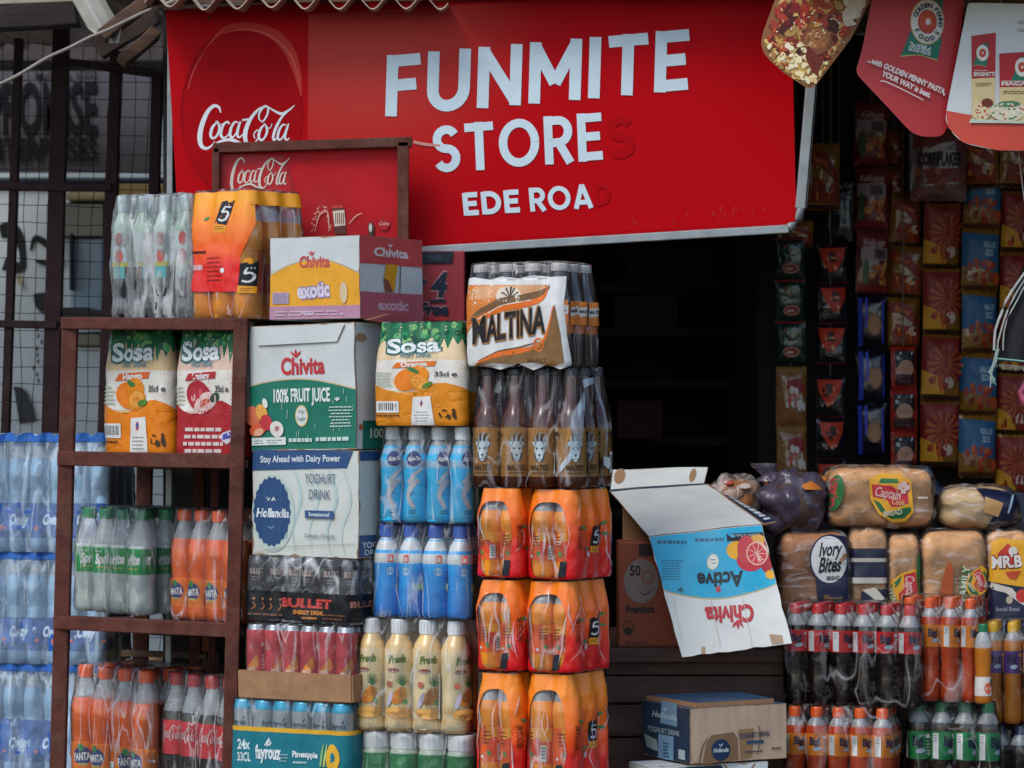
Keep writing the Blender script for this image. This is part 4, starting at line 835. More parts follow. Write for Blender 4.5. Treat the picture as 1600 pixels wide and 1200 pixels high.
def five(nm, label, xl, xr, yt, yb_, Y, psi, win=1, logo_side=1, grp=None, ny=3):
    g = pack('drinks_pack', label, xl, xr, yt, yb_, Y, psi, 2, ny, **FIV, group=grp, amp=.006, roll=random.uniform(-1.1, 1.1), rows=3, scal=.15)
    h = yb_-yt; xc = g.xc; w = xc-xl; T = g.T; kx = T[2]; m0 = T[0]
    tot = g.L/kx; L0 = m0-w*.5-.02*w; cx, cyy = m0-w*.02, yt+h*.56
    hole = []
    for k in range(36):
        a = 2*pi*k/36; c, q = cos(a), sin(a); hole.append((cx+w*.40*abs(c)**.6*(1 if c > 0 else -1), cyy+h*(.44 if q > 0 else .42)*abs(q)**.75*(1 if q > 0 else -1)))
    p = Pr(g.fn, T, cell=.010, h=.0012)
    xe = m0+(2*g.a+2*g.q+2*g.b)/kx*.5+g.a/kx+30
    p.poly([(m0-w*.5-g.q/kx-g.b/kx, yt), (xe, yt), (xe, yb_-1), (m0-w*.5-g.q/kx-g.b/kx, yb_-1)], FIVE_R, holes=[hole])
    p.T = g.TS; sx = (xc+xr)/2; p.h += .0016
    five_logo(p, sx+2, yt+h*.52, .98, 3)
    for a, b, r_ in ((-20, .42, 40), (14, .38, -30), (16, .5, 10), (-14, .66, -40)): leaf(p, sx+a, yt+h*b, r_)
    p.text('RECYCLE ME', sx-23, yt+h*.66, 4.6, '6a2a10', 36, rot=90, bold=.02); p.ell(sx-12, yt+h*.72, 3, 5, 'd8b0b0')
    p.build('printed_sleeve', g.t, smooth=True)
    p = Pr(g.fn, T, cell=.010, h=.0035)
    a = random.choice((-20, 25)); q = m0+w*random.uniform(.12, .3); p.poly([(q, yb_-h*.2), (q+9, yb_-h*.21), (q+13+a*.3, yb_-h*.03), (q+3+a*.3, yb_-h*.03)], '20242c'); p.build('tape_tab', g.t)
    p = Pr(g.fn, g.TS, cell=.010, h=.004); p.fine = True  # highlights along film folds, painted as pale strokes
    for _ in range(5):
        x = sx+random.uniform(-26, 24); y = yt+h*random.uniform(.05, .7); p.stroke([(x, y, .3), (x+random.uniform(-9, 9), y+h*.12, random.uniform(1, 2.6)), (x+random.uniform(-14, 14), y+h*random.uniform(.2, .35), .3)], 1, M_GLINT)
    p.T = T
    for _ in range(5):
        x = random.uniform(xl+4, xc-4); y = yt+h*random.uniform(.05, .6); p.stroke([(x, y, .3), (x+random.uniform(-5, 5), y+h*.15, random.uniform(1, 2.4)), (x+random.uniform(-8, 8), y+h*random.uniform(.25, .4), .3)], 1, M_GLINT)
    p.build('painted_glint', g.t, smooth=True)
    return g
# pack on top of the shelf: printed front, clear end on its right
g = pack('drinks_pack', 'large orange pulpy juice pack with a black 5 tag on top of the shelf', 279, 475, 294, 498, .30, 38, 3, 3, **FIV, rows=3, scal=.16)
FT = ramp_mat('orange_red_front_print', [(0, 'd8181c'), (.45, 'de201e'), (.56, 'ee581c'), (.8, 'ee801c'), (1, 'f0a01e')], zmax=.3)
p = Pr(g.fn, g.T, cell=.011, h=.0012); xc = g.xc
p.poly([(270, 296), (xc+6, 296), (xc+4, 350), (xc-14, 400), (xc-18, 455), (270, 452)], FT)
five_logo(p, 345, 330, 1.15, 12); leaf(p, 314, 338, -30); p.rect(284, 389, 316, 393, '5a1418'); p.lines(284, 411, 28, 1, 1, 8, 'd4b4b0', jit=.05); p.lines(318, 400, 30, 6, 7, 1.6, '7a1a18'); p.ell(345, 421, 3, 4, WH)
p.T = g.TS; p.rect(xc+4, 296, 520, 318, FT); five_logo(p, 392, 428, 1.1, 4); p.build('printed_sleeve', g.t, smooth=True)

# ------------------------------------------------------------------ stack of cartons
def leafmark(p, x, y, k, m):
    for a in (-34, 0, 34): p.poly([(x, y), (x+k*(-.16+sin(R(a))*.55), y-k*.55*cos(R(a))), (x+sin(R(a))*k, y-cos(R(a))*k), (x+k*(.16+sin(R(a))*.55), y-k*.5*cos(R(a)))], m)
def chivita(p, x, y, hgt, w, m='b83036', flip=False, rot=0):
    p.text('Chivita', x, y, hgt, m, w, 'c', bold=.035, flip=flip, rot=rot)
W1 = M_WHITEBOARD
g = carton('juice_carton', 'small white juice carton with a yellow arch on top of the carton stack', 415, 562, 655, 367, 497, .12, W1, W1, W1, 32, group='cartons in the stack beside the shelf')
p = Pr(g.ff, g.T, cell=.03)
arch = [(415+147*k/12, 432-28*sin(pi*(k/12*.9+.05))) for k in range(13)]
p.poly([(a, b-2) for a, b in arch]+[(562, 478), (415, 478)], 'a89878'); p.poly(arch+[(562, 478), (415, 478)], 'e0a02a'); p.rect(415, 476, 562, 496.5, 'b08298')
chivita(p, 489, 415, 17, 50, 'bb4a4c'); leafmark(p, 484, 397, 9, 'bb4a4c'); p.text('exotic', 488, 462, 22, '9a86a8', 54, 'c', bold=.1, rot=4); p.text('exotic', 488, 462, 22, 'd0cad6', 54, 'c', bold=.035, rot=4)
p.rect(420, 454, 447, 472, 'a795a8'); p.lines(422, 457, 23, 5, 3, 1.2, '7d6a86', jit=.05); p.ell(537, 456, 6, 17, 'd2bd96'); p.lines(424, 484, 130, 2, 5, 1.8, 'c9b2c2'); p.text('100% JUICE', 466, 489, 5, 'd6c4d0', 22, bold=.02); p.build('print', g.t)
p = Pr(g.fs, g.TS, cell=.03)
p.rect(562, 367.5, 655, 411, 'c4504f'); chivita(p, 608, 398, 13, 52, 'dcd2d0'); leafmark(p, 606, 383, 7, 'dcd2d0'); p.rect(562, 455, 655, 497, 'b8606e'); p.text('exotic', 610, 482, 15, 'd0a8b4', 46, 'c', bold=.04)
p.poly([(600, 410), (618, 410), (612, 453), (596, 440)], 'd89a24'); p.poly([(596, 432), (604, 436), (610, 454), (598, 453)], '8a5040'); p.stroke([(622, 411), (620, 455)], 1.2, '3a2a3a', sm=False); p.build('print', g.t)
pf = flap(g.t, g.fs, [(.01, -.004), (.10, .012), (.2, .006), (.27, -.01), (.15, -.02)], ink('b85a60'), 'torn_flap', .02)

g = carton('juice_carton', 'large white and green fruit juice carton second from the top of the stack', 384, 557, 652, 503, 702, .11, W1, W1, W1, 32, group='cartons in the stack beside the shelf', roll=-1.2)
p = Pr(g.ff, g.T, cell=.03); gm = '1b6f5c'
arch = [(384+173*k/14, 612-22*sin(pi*(k/14*.75+.2))) for k in range(15)]
p.poly([(a, b-2) for a, b in arch]+[(557, 700), (384, 700)], 'c0ab78'); p.poly(arch+[(557, 700), (384, 700)], gm)
chivita(p, 472, 581, 25, 72); leafmark(p, 461, 556, 15, 'b83036')
p.text('100% FRUIT JUICE', 470, 625, 20, 'dbe0da', 93, 'c', bold=.03); p.ell(469, 648, 10.5, 17, 'd0b872'); p.ell(469, 648, 9, 15, 'd5d9d2'); p.text('No', 469, 644, 6, '4a7a6a', 9, 'c'); p.text('Sugar', 469, 655, 6, '4a7a6a', 14, 'c'); leafmark(p, 528, 626, 8, 'd6dcd4'); p.lines(533, 634, 38, 7, 5, 1.7, 'c2d4c8', 'c')
for x, y, a, b, c in ((388, 646, 14, 16, 'c96a4a'), (404, 641, 9, 14, 'd8a04a'), (396, 668, 14, 10, 'd25a3a'), (411, 657, 10, 13, 'b8353a'), (428, 668, 11, 13, 'd8d4cc'), (429, 668, 4, 5, 'b0706a'), (398, 672, 8, 6, 'dca080'), (410, 626, 4, 8, 'd5d8ce')): p.ell(x, y, a, b, c, rot=-15)
p.rect(386, 681, 443, 693, 'cfd6d0'); p.lines(389, 685, 50, 2, 4, 1.6, '7d8f88'); p.lines(448, 683, 40, 1, 1, 6, 'b9cfc4', jit=.05); p.lines(493, 682, 56, 1, 1, 6, 'b9cfc4', jit=.05)
p.fine = True
for _ in range(16): x = random.uniform(388, 555); y = random.uniform(600, 690); p.stroke([(x, y), (x+random.uniform(-1, 1), y+random.uniform(4, 16))], .7, 'a9c0b4', sm=False)
p.build('print', g.t)
k = g.T[2]; flap(g.t, g.ff, [(.015*1, g.H-.005), (158*k, g.H-.006), (146*k, g.H-.045), (16*k, g.H-.047)], W1, 'top_flap', .005)
p = Pr(g.fs, g.TS, cell=.03); p.rect(566, 657, 650, 702, '1b6f5c'); p.text('100%', 577, 684, 14, 'd5dcd4', 30, bold=.03); p.ell(566, 527, 8, 7, 'a08468'); p.stroke([(558, 526), (557, 700)], 1.4, '8d8478', sm=False); p.ell(563, 667, 3, 5, 'b06a4a'); p.build('print', g.t)

CR = mat('cream_white_carton', 'c6ccc4', .6, var=.12, vs=7, bump=.15, bs=40, dirt=.3)
g = carton('yoghurt_carton', 'cream yoghurt carton with a round navy badge under the green carton', 385, 560, 640, 704, 873, .11, CR, CR, CR, 32, group='cartons in the stack beside the shelf', roll=.4)
p = Pr(g.ff, g.T, cell=.03); nv = '2c4c78'
for x, m in ((455, 'a9bfc0'), (482, 'b6c8c4'), (512, 'aabfc0'), (535, 'b4c4c0')): p.stroke([(x, 735, 2), (x+12, 780, 5), (x-2, 830, 3), (x+4, 868, 1)], 1, m)
p.ell(420, 806, 36, 62, 'b4c5bf'); p.poly([(385, 705), (551, 705), (541, 732), (385, 738)], nv); p.text('Stay Ahead with Dairy Power', 398, 725, 10, 'cdd6d8', 133, bold=.02, rot=1.5)
n = 20; p.ell(418, 803, 31, 55, '284a74', 44, jag=.035); p.text('Hollandia', 419, 812, 13, 'd8dede', 55, 'c', bold=.04, sh=.15); p.stroke([(409, 780, 2), (412, 786, 3), (414, 781, 2)], 1, WH, sm=False); p.stroke([(418, 786, 3), (421, 781, 3), (424, 786, 2)], 1, WH, sm=False); p.stroke([(410, 826, 1), (418, 830, 2), (424, 824, 1)], 1, '6f93b4')
for _ in range(14): x = random.uniform(392, 444); p.stroke([(x, 765), (x, 845)], .4, '3b608a', sm=False)
p.text('YOGHURT', 499, 757, 15, '4a5f78', 50, 'c', bold=.0); p.text('DRINK', 498, 782, 15, '4a5f78', 34, 'c', bold=.0); p.rect(474, 800, 521, 812, '34557e'); p.text('Sweetened', 497, 809, 6, 'c5d0d4', 34, 'c', bold=.02); p.text('Contains 10 packs', 498, 842, 6, '6a7680', 50, 'c', bold=.01, sh=.2); p.stroke([(390, 870), (450, 858), (556, 850)], .8, 'a48a74'); p.build('print', g.t)
p = Pr(g.fs, g.TS, cell=.03); p.rect(561, 837, 640, 871, nv); p.text('YOGHURT', 565, 857, 9, 'cfd8d8', 48, bold=.02); p.text('DRINK', 569, 868, 8, 'cfd8d8', 30, bold=.02); p.rect(561, 705, 640, 720, nv); p.build('print', g.t)

BUL = dict(kind='can', zones=[(1, mat('black_can', '1a1c20', .3, var=.2, coat=.3))], cap=None, lab=(.08, .9, ink('1d1f24'), lab_energy))
g = pack('can_pack', 'film-wrapped pack of black energy drink cans under the yoghurt carton', 370, 625, 876, 978, .10, 32, 6, 4, **BUL, part='can', fm=film('wrinkled_film', haze=.05, streak=.5, scale=(20, 20, 9), edge=.54), amp=.008, scal=.12, roll=.6)
p = Pr(g.fn, g.T, cell=.012, h=.0012); p.rect(373, 930, 600, 974, '15161a')
p.text('BULLET', 476, 953, 13, 'b8423a', 84, 'c', bold=.05); p.text('ENERGY DRINK', 480, 964, 6, 'c8803a', 50, 'c', bold=.04); p.lines(470, 968, 24, 1, 1, 3, 'b8702e')
for x in (388, 402, 416, 430): p.stroke([(x, 948, 1), (x+3, 955, 2.5), (x-2, 960, 2)], 1, '8a5a3a'); p.ell(x+1, 943, 2, 2, '9a6a48')
p.lines(382, 966, 60, 1, 1, 3, '6a4a38'); p.text('BULLET', 570, 950, 9, '8a5a50', 50, 'c', bold=.04); p.lines(505, 962, 40, 2, 6, 2, '7a4a34'); p.build('printed_band', g.t, smooth=True)

RED_CAN = dict(kind='can', zones=[(.06, mat('can_metal', 'a8adb0', .3, metal=.8)), (.93, ink('bb3c44')), (1, mat('can_metal', 'a8adb0', .3, metal=.8))], cap=None, lab=(.06, .925, ink('c24148'), lab_redcan))
g = pack('can_pack', 'red drink cans in a brown cardboard tray below the black cans', 372, 605, 981, 1097, .10, 26, 6, 4, **RED_CAN, part='can', scal=.12)
mb = MB(); W, D = g.W, g.D; hh = 43*g.s
for c, d in (((-W/2, -.008, hh/2), (W+.012, .004, hh)), ((.008, D/2, hh/2-.0005), (.004, D+.012, hh-.001)), ((-W-.008, D/2, hh/2-.0005), (.004, D+.012, hh-.001)), ((-W/2, D+.008, hh/2), (W+.012, .004, hh)), ((-W/2, D/2, -.001), (W+.01, D+.01, .003))): mb.box(c, d, M_KRAFT)
mb.build('tray', g.t, sub=2, disp=lambda q: q+noise.noise_vector(q*12)*.0015)
FAY = dict(kind='can', zones=[(.9, mat('silver_can', '9ba8b0', .32, metal=.3)), (1, mat('cyan_can_rim', '2a9fc0', .3, metal=.3))], cap=None, lab=(.5, .9, mat('silver_can_print', '9eabb2', .3, metal=.2), lab_fay))
g = pack('can_pack', 'silver and teal pineapple drink cans at the bottom of the stack', 350, 605, 1101, 1245, .09, 26, 6, 4, **FAY, part='can', scal=.12)
p = Pr(g.fn, g.T, cell=.02, h=.0014); p.rect(352, 1147, 760, 1245, '17707e'); p.rect(352, 1143, 760, 1150, 'd8a62e')
p.text('24x', 364, 1179, 15, 'c8d4d4', 20, bold=.03); p.text('33CL', 364, 1198, 13, 'c8d4d4', 21, bold=.03); p.text('fayrouz', 394, 1192, 20, 'd0dada', 42, bold=.04); p.stroke([(409, 1172, 1), (414, 1166, 4), (417, 1160, 2)], 1, 'd0dada'); p.stroke([(412, 1172, 2), (418, 1169, 3), (419, 1164, 1)], 1, 'd0dada'); p.text('Pineapple', 455, 1187, 9, 'd0dada', 42, bold=.04); p.lines(434, 1184, 14, 3, 5, 1.5, '9fc0c4'); p.lines(456, 1194, 24, 1, 1, 3, 'b0ccd0')
for k, (x, m) in enumerate(((501, '7fb06a'), (506, 'a8c070'), (511, '8ab46a'))): p.stroke([(x, 1200, 3), (x+2, 1180, 3), (x+4, 1165, 1)], 1, m)
p.ell(520, 1186, 11, 22, 'd8a62e'); p.ell(520, 1186, 4, 9, '17707e'); p.build('printed_sleeve', g.t, smooth=True)

# ------------------------------------------------------------------ second column
C2 = 'packs in the column between cartons and orange juice'
g = pack('drinks_pack', 'orange fruit drink pack in a green-topped sleeve above the blue bottles', 583, 750, 503, 666, .03, 20, 4, 2, **SOS, group=C2)
sosa(g, 585, 728, 503, 666, 'Orange', 'd8861c', 'd8701c', 'dbc39a', 'o')
g = pack('drinks_pack', 'bright cyan yoghurt bottle pack with white caps in the middle column', 583, 768, 666, 819, .03, 26, 4, 2, **YO, group=C2, amp=.003)
g = pack('drinks_pack', 'deep blue bottle pack under the cyan yoghurt bottles', 572, 768, 821, 969, .03, 26, 4, 2, **BLU, group=C2, amp=.004)
g = pack('drinks_pack', 'cream pineapple drink pack with white caps under the blue bottles', 545, 762, 971, 1149, .03, 22, 4, 2, **SMO, group=C2, amp=.004)
g = pack('drinks_pack', 'green-labelled drink pack with wide white caps at the bottom edge', 552, 772, 1150, 1268, .03, 22, 4, 2, **GRN, group=C2, amp=.004)

# ------------------------------------------------------------------ third column
g = pack('drinks_pack', 'white and orange malt drink pack on top of the front column', 723, 943, 409, 573, -.10, 25, 4, 3, **MTN, amp=.005, scal=.22)
mtn = g; p = Pr(g.fn, g.T, cell=.010, h=.0014); xc = g.xc; k = (xc-723)/(868-723); fx = lambda x: 723+(x-723)*k
D_ = lambda L: [(fx(a), b) for a, b in L]
p.poly(D_([(716, 432), (736, 430), (756, 434), (776, 430), (798, 433), (820, 429), (845, 432), (868, 431), (862, 470), (866, 520), (874, 570), (858, 577), (840, 569), (820, 578), (800, 567), (775, 577), (750, 571), (716, 570)]), 'd3d4d2')
p.poly(D_([(716, 442), (840, 444), (832, 470), (790, 474), (750, 490), (728, 520), (716, 530)]), 'd0762c')
p.fine = True
for i in range(34):
    a = pi*.98+i*pi*1.0/34; e_ = min(1, 18/max(34*-sin(a), .1)); p.stroke([(fx(786)+cos(a)*18*e_, 462+sin(a)*10*e_, .6), (fx(786)+cos(a)*62*e_, 462+sin(a)*34*e_, 2)], 1, 'dfb48a', sm=False)
p.fine = False; p.h += .0004; p.ell(fx(786), 460, 19, 14, 'd9cdbb')
p.stroke(D_([(731, 508, 2), (745, 488, 9), (775, 470, 11), (810, 464, 12), (838, 452, 6), (843, 444, 1)]) if False else [(fx(a), b, w) for a, b, w in ((731, 508, 2), (745, 488, 9), (775, 470, 11), (810, 464, 12), (838, 452, 6), (843, 444, 1))], 1, '6e5030')
p.stroke([(fx(a), b, w) for a, b, w in ((728, 512, 5), (750, 494, 9), (780, 480, 9), (815, 473, 10), (834, 464, 6), (841, 448, 1))], 1, 'dd6a1c'); p.stroke([(fx(a), b, w) for a, b, w in ((731, 512, 1), (752, 491, 1.6), (781, 475, 1.6), (818, 468, 1.6))], 1, 'd8d2c4')
for a in (-60, -25, 25, 60): p.stroke([(fx(788), 463, 1), (fx(788)+sin(R(a))*14, 463-cos(R(a))*17, 2.5)], 1, '4a3a2a', sm=False)
p.stroke([(fx(788), 463, 1), (fx(789), 446, 3)], 1, '4a3a2a', sm=False)
p.poly(D_([(735, 574), (760, 556), (800, 547), (830, 537), (845, 510), (852, 475), (858, 520), (862, 566), (850, 572), (820, 566), (790, 568), (762, 566)]), '7a5a34')
p.stroke([(fx(a), b, w) for a, b, w in ((741, 568, 1), (765, 555, 7), (800, 548, 8), (826, 541, 5), (840, 520, 4), (851, 478, 1))], 1, 'dd6a1c'); p.stroke([(fx(a), b, w) for a, b, w in ((745, 563, 1), (770, 549, 2.5), (805, 541, 2.5), (830, 533, 1))], 1, '6e5030')
p.ring(fx(828), 538, 8, 11, 2.5, 'dd6a1c'); p.ell(fx(828), 538, 3, 5, 'c8783a'); p.text('MALT', fx(814), 566, 6, '4a3420', 30, bold=.02)
for c, b, m in (('a8743a', .07, 0), ('17171c', .035, 1)): p.text('MALTINA', fx(738), 535, 38, c, (839-738)*k, bold=b, rot=9, sh=.16)
p.build('printed_sleeve', g.t, smooth=True)
p = Pr(g.fn, g.TS, cell=.012, h=.0004)
for x in (883, 900, 915, 932):
    p.poly([(x-8, 470), (x+7, 468), (x+7, 506), (x-8, 507)], 'd07a34'); p.poly([(x-8, 480), (x+7, 476), (x+7, 490), (x-8, 494)], 'cfcac2'); p.text('MALTINA', x-7, 488, 5, '22222a', 13, bold=.03, rot=8)
p.build('bottle_print', g.t)
g = pack('drinks_pack', 'brown malt bottles with lion labels in torn clear film', 730, 966, 574, 763, -.10, 25, 4, 3, **MAL, amp=.005, fm=film('torn_film', haze=.0, streak=.34, scale=(24, 24, 6), edge=.57, crease_glint=.22))
p = Pr(g.fn, g.TS, cell=.01, h=.003); p.stroke([(892, 745, 3), (906, 700, 5), (908, 650, 8), (920, 610, 7), (934, 594, 9), (946, 604, 3), (950, 700, 2), (938, 745, 2)], 1, HAZE)
p.build('torn_edge', g.t)
p = Pr(g.fn, g.TS, cell=.01, h=.006); p.poly([(941, 714), (952, 716), (954, 728), (950, 735), (944, 728)], 'c9d2d4'); p.build('label_scrap', g.t)
GF = 'orange juice packs in the front column'
for i, (yt, yb_, x0, pos) in enumerate(((766, 907, 0, 'top'), (910, 1053, 0, 'middle'), (1056, 1232, 0, 'bottom'))):
    five('', f'orange juice pack with a black 5 tag, front right of the {pos} pair', 820, 964 - i*2, yt, yb_, -.10, 32, grp=GF)
    five('', f'orange juice pack left behind the {pos} black-tagged pack', 741, 868, yt-2, yb_-3, -.055, 32, grp=GF)
# red multipack carton behind
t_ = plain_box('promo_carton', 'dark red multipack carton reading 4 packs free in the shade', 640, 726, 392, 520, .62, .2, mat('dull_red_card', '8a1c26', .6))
p = Pr(lambda u, v, h: P(u, -v, .62)+V((0, -h, 0)), (0, 0, 1, 1), h=.001)
for c, b in (('a5787c', .1), ('141a30', .045)):
    p.text('4', 684, 462, 34, c, 24, 'c', bold=b, sh=.15); p.text('+', 662, 446, 12, c, 12, 'c', bold=b); p.text('packs', 684, 472, 6, c, 24, 'c', bold=b); p.text('Free', 678, 492, 18, c, 44, 'c', bold=b, sh=.1)
p.text('Inside', 684, 500, 7, 'b5342e', 28, 'c', bold=.03); p.poly([(640, 394), (709, 393), (706, 411), (640, 412)], '111a26'); p.text('WASH', 680, 406, 8, '39424c', 20, 'c', bold=.02)
p.mb.build('lettering', t_)
# ------------------------------------------------------------------ open carton on the counter, cartons in the middle
M_CARD = mat('white_printed_cardboard', 'cdd0cb', .6, var=.1, vs=8, bump=.15, bs=26, dirt=.2)
t = thing('open_carton', 'open white juice carton with its cyan front flap hanging upside down', 'carton', P(1100, 840, .36)); o = P(1100, 840, .36)
def sheet(name, corners, m, edge=None, nu=12, nv=10, th=.004, wob=.004, ragged=()):
    """bilinear cardboard sheet A B C D (top left, top right, bottom right, bottom left)"""
    A, B, C, D = [V(c)-o for c in corners]; n_ = (B-A).cross(A-D).normalized(); n_ = n_ if n_.y < 0 else -n_
    def at(a, b): return A.lerp(B, a).lerp(D.lerp(C, a), b)
    def f(a, b, h=0):
        q = at(a, b); return q+n_*(noise.noise(q*9)*wob+h)
    def rag(i, k):
        a, b = i/nu, k/nv
        if 'l' in ragged and i == 0: a += noise.noise(V((k*.9, 1, 0)))*.03
        if 'r' in ragged and i == nu: a += noise.noise(V((k*.8, 2, 0)))*.02
        if 'b' in ragged and k == nv: b += noise.noise(V((i*.7, 3, 0)))*.02
        return a, b
    mb = MB(); F = [[f(*rag(i, k), th) for i in range(nu+1)] for k in range(nv, -1, -1)]; K = [[f(*rag(i, k), 0) for i in range(nu+1)] for k in range(nv+1)]
    mb.grid(F, m); mb.grid(K, M_KRAFT)
    for k in range(nv): mb.face([F[k][0], F[k+1][0], K[nv-k-1][0], K[nv-k][0]], M_KRAFT); mb.face([F[k+1][nu], F[k][nu], K[nv-k][nu], K[nv-k-1][nu]], M_KRAFT)
    for i in range(nu): mb.face([K[nv][i+1], F[0][i+1], F[0][i], K[nv][i]][::-1], M_KRAFT); mb.face([F[nv][i], F[nv][i+1], K[0][i+1], K[0][i]], M_KRAFT)
    mb.build(name, t)
    return lambda u, v, h: f(u, -v, th+h)
A, B, C, D = P(952, 768, .74), P(1102, 757, .74), P(1190, 820, .44), P(1014, 840, .44)
f1 = sheet('lid', (A, B, C, D), M_CARD)
p = Pr(f1, (0, 0, 1, 1), cell=.05); p.poly([(0, 0), (1, 0), (1, .03), (0, .04)], '2c4456'); p.build('fold_line', t)
f2 = sheet('front_flap', (D, C+V((0, -.003, 0)), P(1237, 1006, .30), P(1066, 1028, .30)), M_CARD, ragged=('l', 'r', 'b'), wob=.007)
wx = lambda x: (x-1014)/182; 
class FlapPr(Pr):
    def put(self, vs, ts, m):
        # photo pixels -> the flap's own unit square
        out = []
        for x, y in vs:
            b = .5
            for _ in range(6):
                xl_, xr_ = 1014+(1066-1014)*b, 1190+(1237-1190)*b; a = (x-xl_)/(xr_-xl_); yt_, yb_ = 840-20*a, 1028-22*a; b = (y-yt_)/(yb_-yt_)
            out.append((min(max(a, .004), .996), min(max(b, .004), .996)))
        return Pr.put(self, out, ts, m)
p = FlapPr(f2, (0, 0, 1, 1), cell=.09, h=.0005, dh=.0001)
arc = [(1036+ (1216-1036)*k/12, 924+18*sin(pi*k/12)-12*k/12) for k in range(13)]
p.poly([(1014, 840), (1190, 820), (1214, 912)]+[(a, b+2) for a, b in arc[::-1]], 'b3a866'); p.poly([(1014, 840), (1190, 820), (1213, 910)]+arc[::-1], '22a3c8')
p.poly([(1135, 836), (1194, 831), (1196, 843), (1136, 849)], '14202c'); p.text('Contains 12 Packs 1L', 1188, 834, 5, 'b5c4c8', 46, flip=True, rot=3)
for x in (1027, 1086): p.lines(x, 846-(x-1027)*.06, 46, 1, 1, 5, '205a78', jit=.05)
p.lines(1034, 877, 34, 8, 4.2, 1.6, '2a6480', jit=.2); leafmark(p, 1064, 920, -9, '17323e'); p.ell(1114, 880, 9, 12.5, 'c9c08a', rot=8); p.ell(1114, 880, 7.6, 11, 'd6d9d2', rot=8); p.lines(1109, 876, 10, 2, 5, 2, '5a6a6a', jit=.1)
for x, y, a, b, c in ((1152, 862, 17, 15, 'e0a428'), (1184, 850, 16, 14, 'd8a04a'), (1172, 878, 21, 17, 'b5323a'), (1198, 870, 12, 26, 'a82a34'), (1166, 860, 14, 22, 'c0444a'), (1183, 866, 17, 19, 'd9b4a0'), (1183, 866, 15, 17, 'c23a44'), (1204, 899, 8, 7, 'e0a428')): p.ell(x, y, a, b, c)
for k in range(9): a = k*2*pi/9; p.stroke([(1183, 866), (1183+cos(a)*14, 866+sin(a)*16)], 1, 'ddb8aa', sm=False)
p.text('Active', 1161, 895, 22, '14202a', 72, flip=True, bold=.035, rot=3); p.poly([(1118, 922), (1124, 916), (1127, 924), (1121, 928)], 'c23a44')
p.text('Chivita', 1177, 947, 25, 'b32a34', 76, flip=True, bold=.04, rot=4); leafmark(p, 1153, 970, -16, 'b32a34')
p.poly([(1025, 1008), (1056, 1000), (1062, 1012), (1066, 1018), (1030, 1017)], '8a6248'); p.poly([(1202, 992), (1222, 994), (1224, 1006), (1206, 1008)], 'a08468'); p.rect(1096, 1012, 1102, 1023, 'a98c70')
for x in (1052, 1110, 1160): p.stroke([(x, 935), (x+16, 1012)], .8, 'b4b2aa', sm=False)
p.build('print', t)
f3 = sheet('back_flap', (P(958, 735, .80), P(1106, 732, .80), P(1100, 756, .745), P(954, 766, .745)), M_CARD)
p = Pr(f3, (0, 0, 1, 1), cell=.1); p.ell(.08, .35, .06, .4, '9c7a5a'); p.ell(.86, .5, .035, .4, '9c7a5a'); p.build('torn_patch', t)
f4 = sheet('right_side', (B+V((.004, 0, 0)), B+V((.03, -.01, -.015)), P(1212, 816, .43), C+V((.004, 0, 0))), ink('1c2c44'), wob=.002)
p = Pr(f4, (0, 0, 1, 1), cell=.1)
for k in range(11): p.rect(.25, .06+k*.085, .75, .1+k*.085+.03*random.random(), 'b7bec0')
p.build('print', t)
mb = MB(); mb.box(((X(960, .6)+X(1180, .6))/2, .80, (Z(770, .74)+cz)/2), (X(1150, .6)-X(965, .6), .02, Z(775, .74)-cz-.002), M_KRAFT); mb.build('back_wall', t, o)
mb = MB(); mb.box((X(1178, .6), .62, (Z(850, .6)+cz)/2), (.012, .32, Z(850, .6)-cz-.002), M_KRAFT); mb.build('side_wall', t, o)
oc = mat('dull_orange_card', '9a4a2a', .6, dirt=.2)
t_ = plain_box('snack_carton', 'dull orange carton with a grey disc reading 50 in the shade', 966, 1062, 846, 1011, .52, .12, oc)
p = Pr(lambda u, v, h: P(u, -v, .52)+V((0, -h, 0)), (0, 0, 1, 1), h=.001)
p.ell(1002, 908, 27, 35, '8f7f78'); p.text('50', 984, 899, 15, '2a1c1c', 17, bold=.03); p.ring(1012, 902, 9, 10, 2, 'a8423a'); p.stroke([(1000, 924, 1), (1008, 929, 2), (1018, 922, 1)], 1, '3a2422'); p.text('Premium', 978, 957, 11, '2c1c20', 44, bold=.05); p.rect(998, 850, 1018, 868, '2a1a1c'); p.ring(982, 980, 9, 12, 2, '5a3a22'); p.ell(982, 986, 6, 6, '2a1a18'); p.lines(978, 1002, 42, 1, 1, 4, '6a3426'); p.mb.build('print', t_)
NV = mat('navy_carton_print', '1c3048', .6, var=.2, vs=10, dirt=.15); KB = mat('pale_kraft_carton', 'b59c84', .75, var=.15, vs=10, stretch=(6, 6, .6), bump=.15)
g = carton('yoghurt_carton', 'worn brown and navy yoghurt carton under the wooden counter', 1008, 1078, 1236, 1107, 1194, .10, NV, KB, mat('blue_torn_top', '2c4a6a', .6, var=.5, vs=12, dirt=.3), 62, roll=.3)
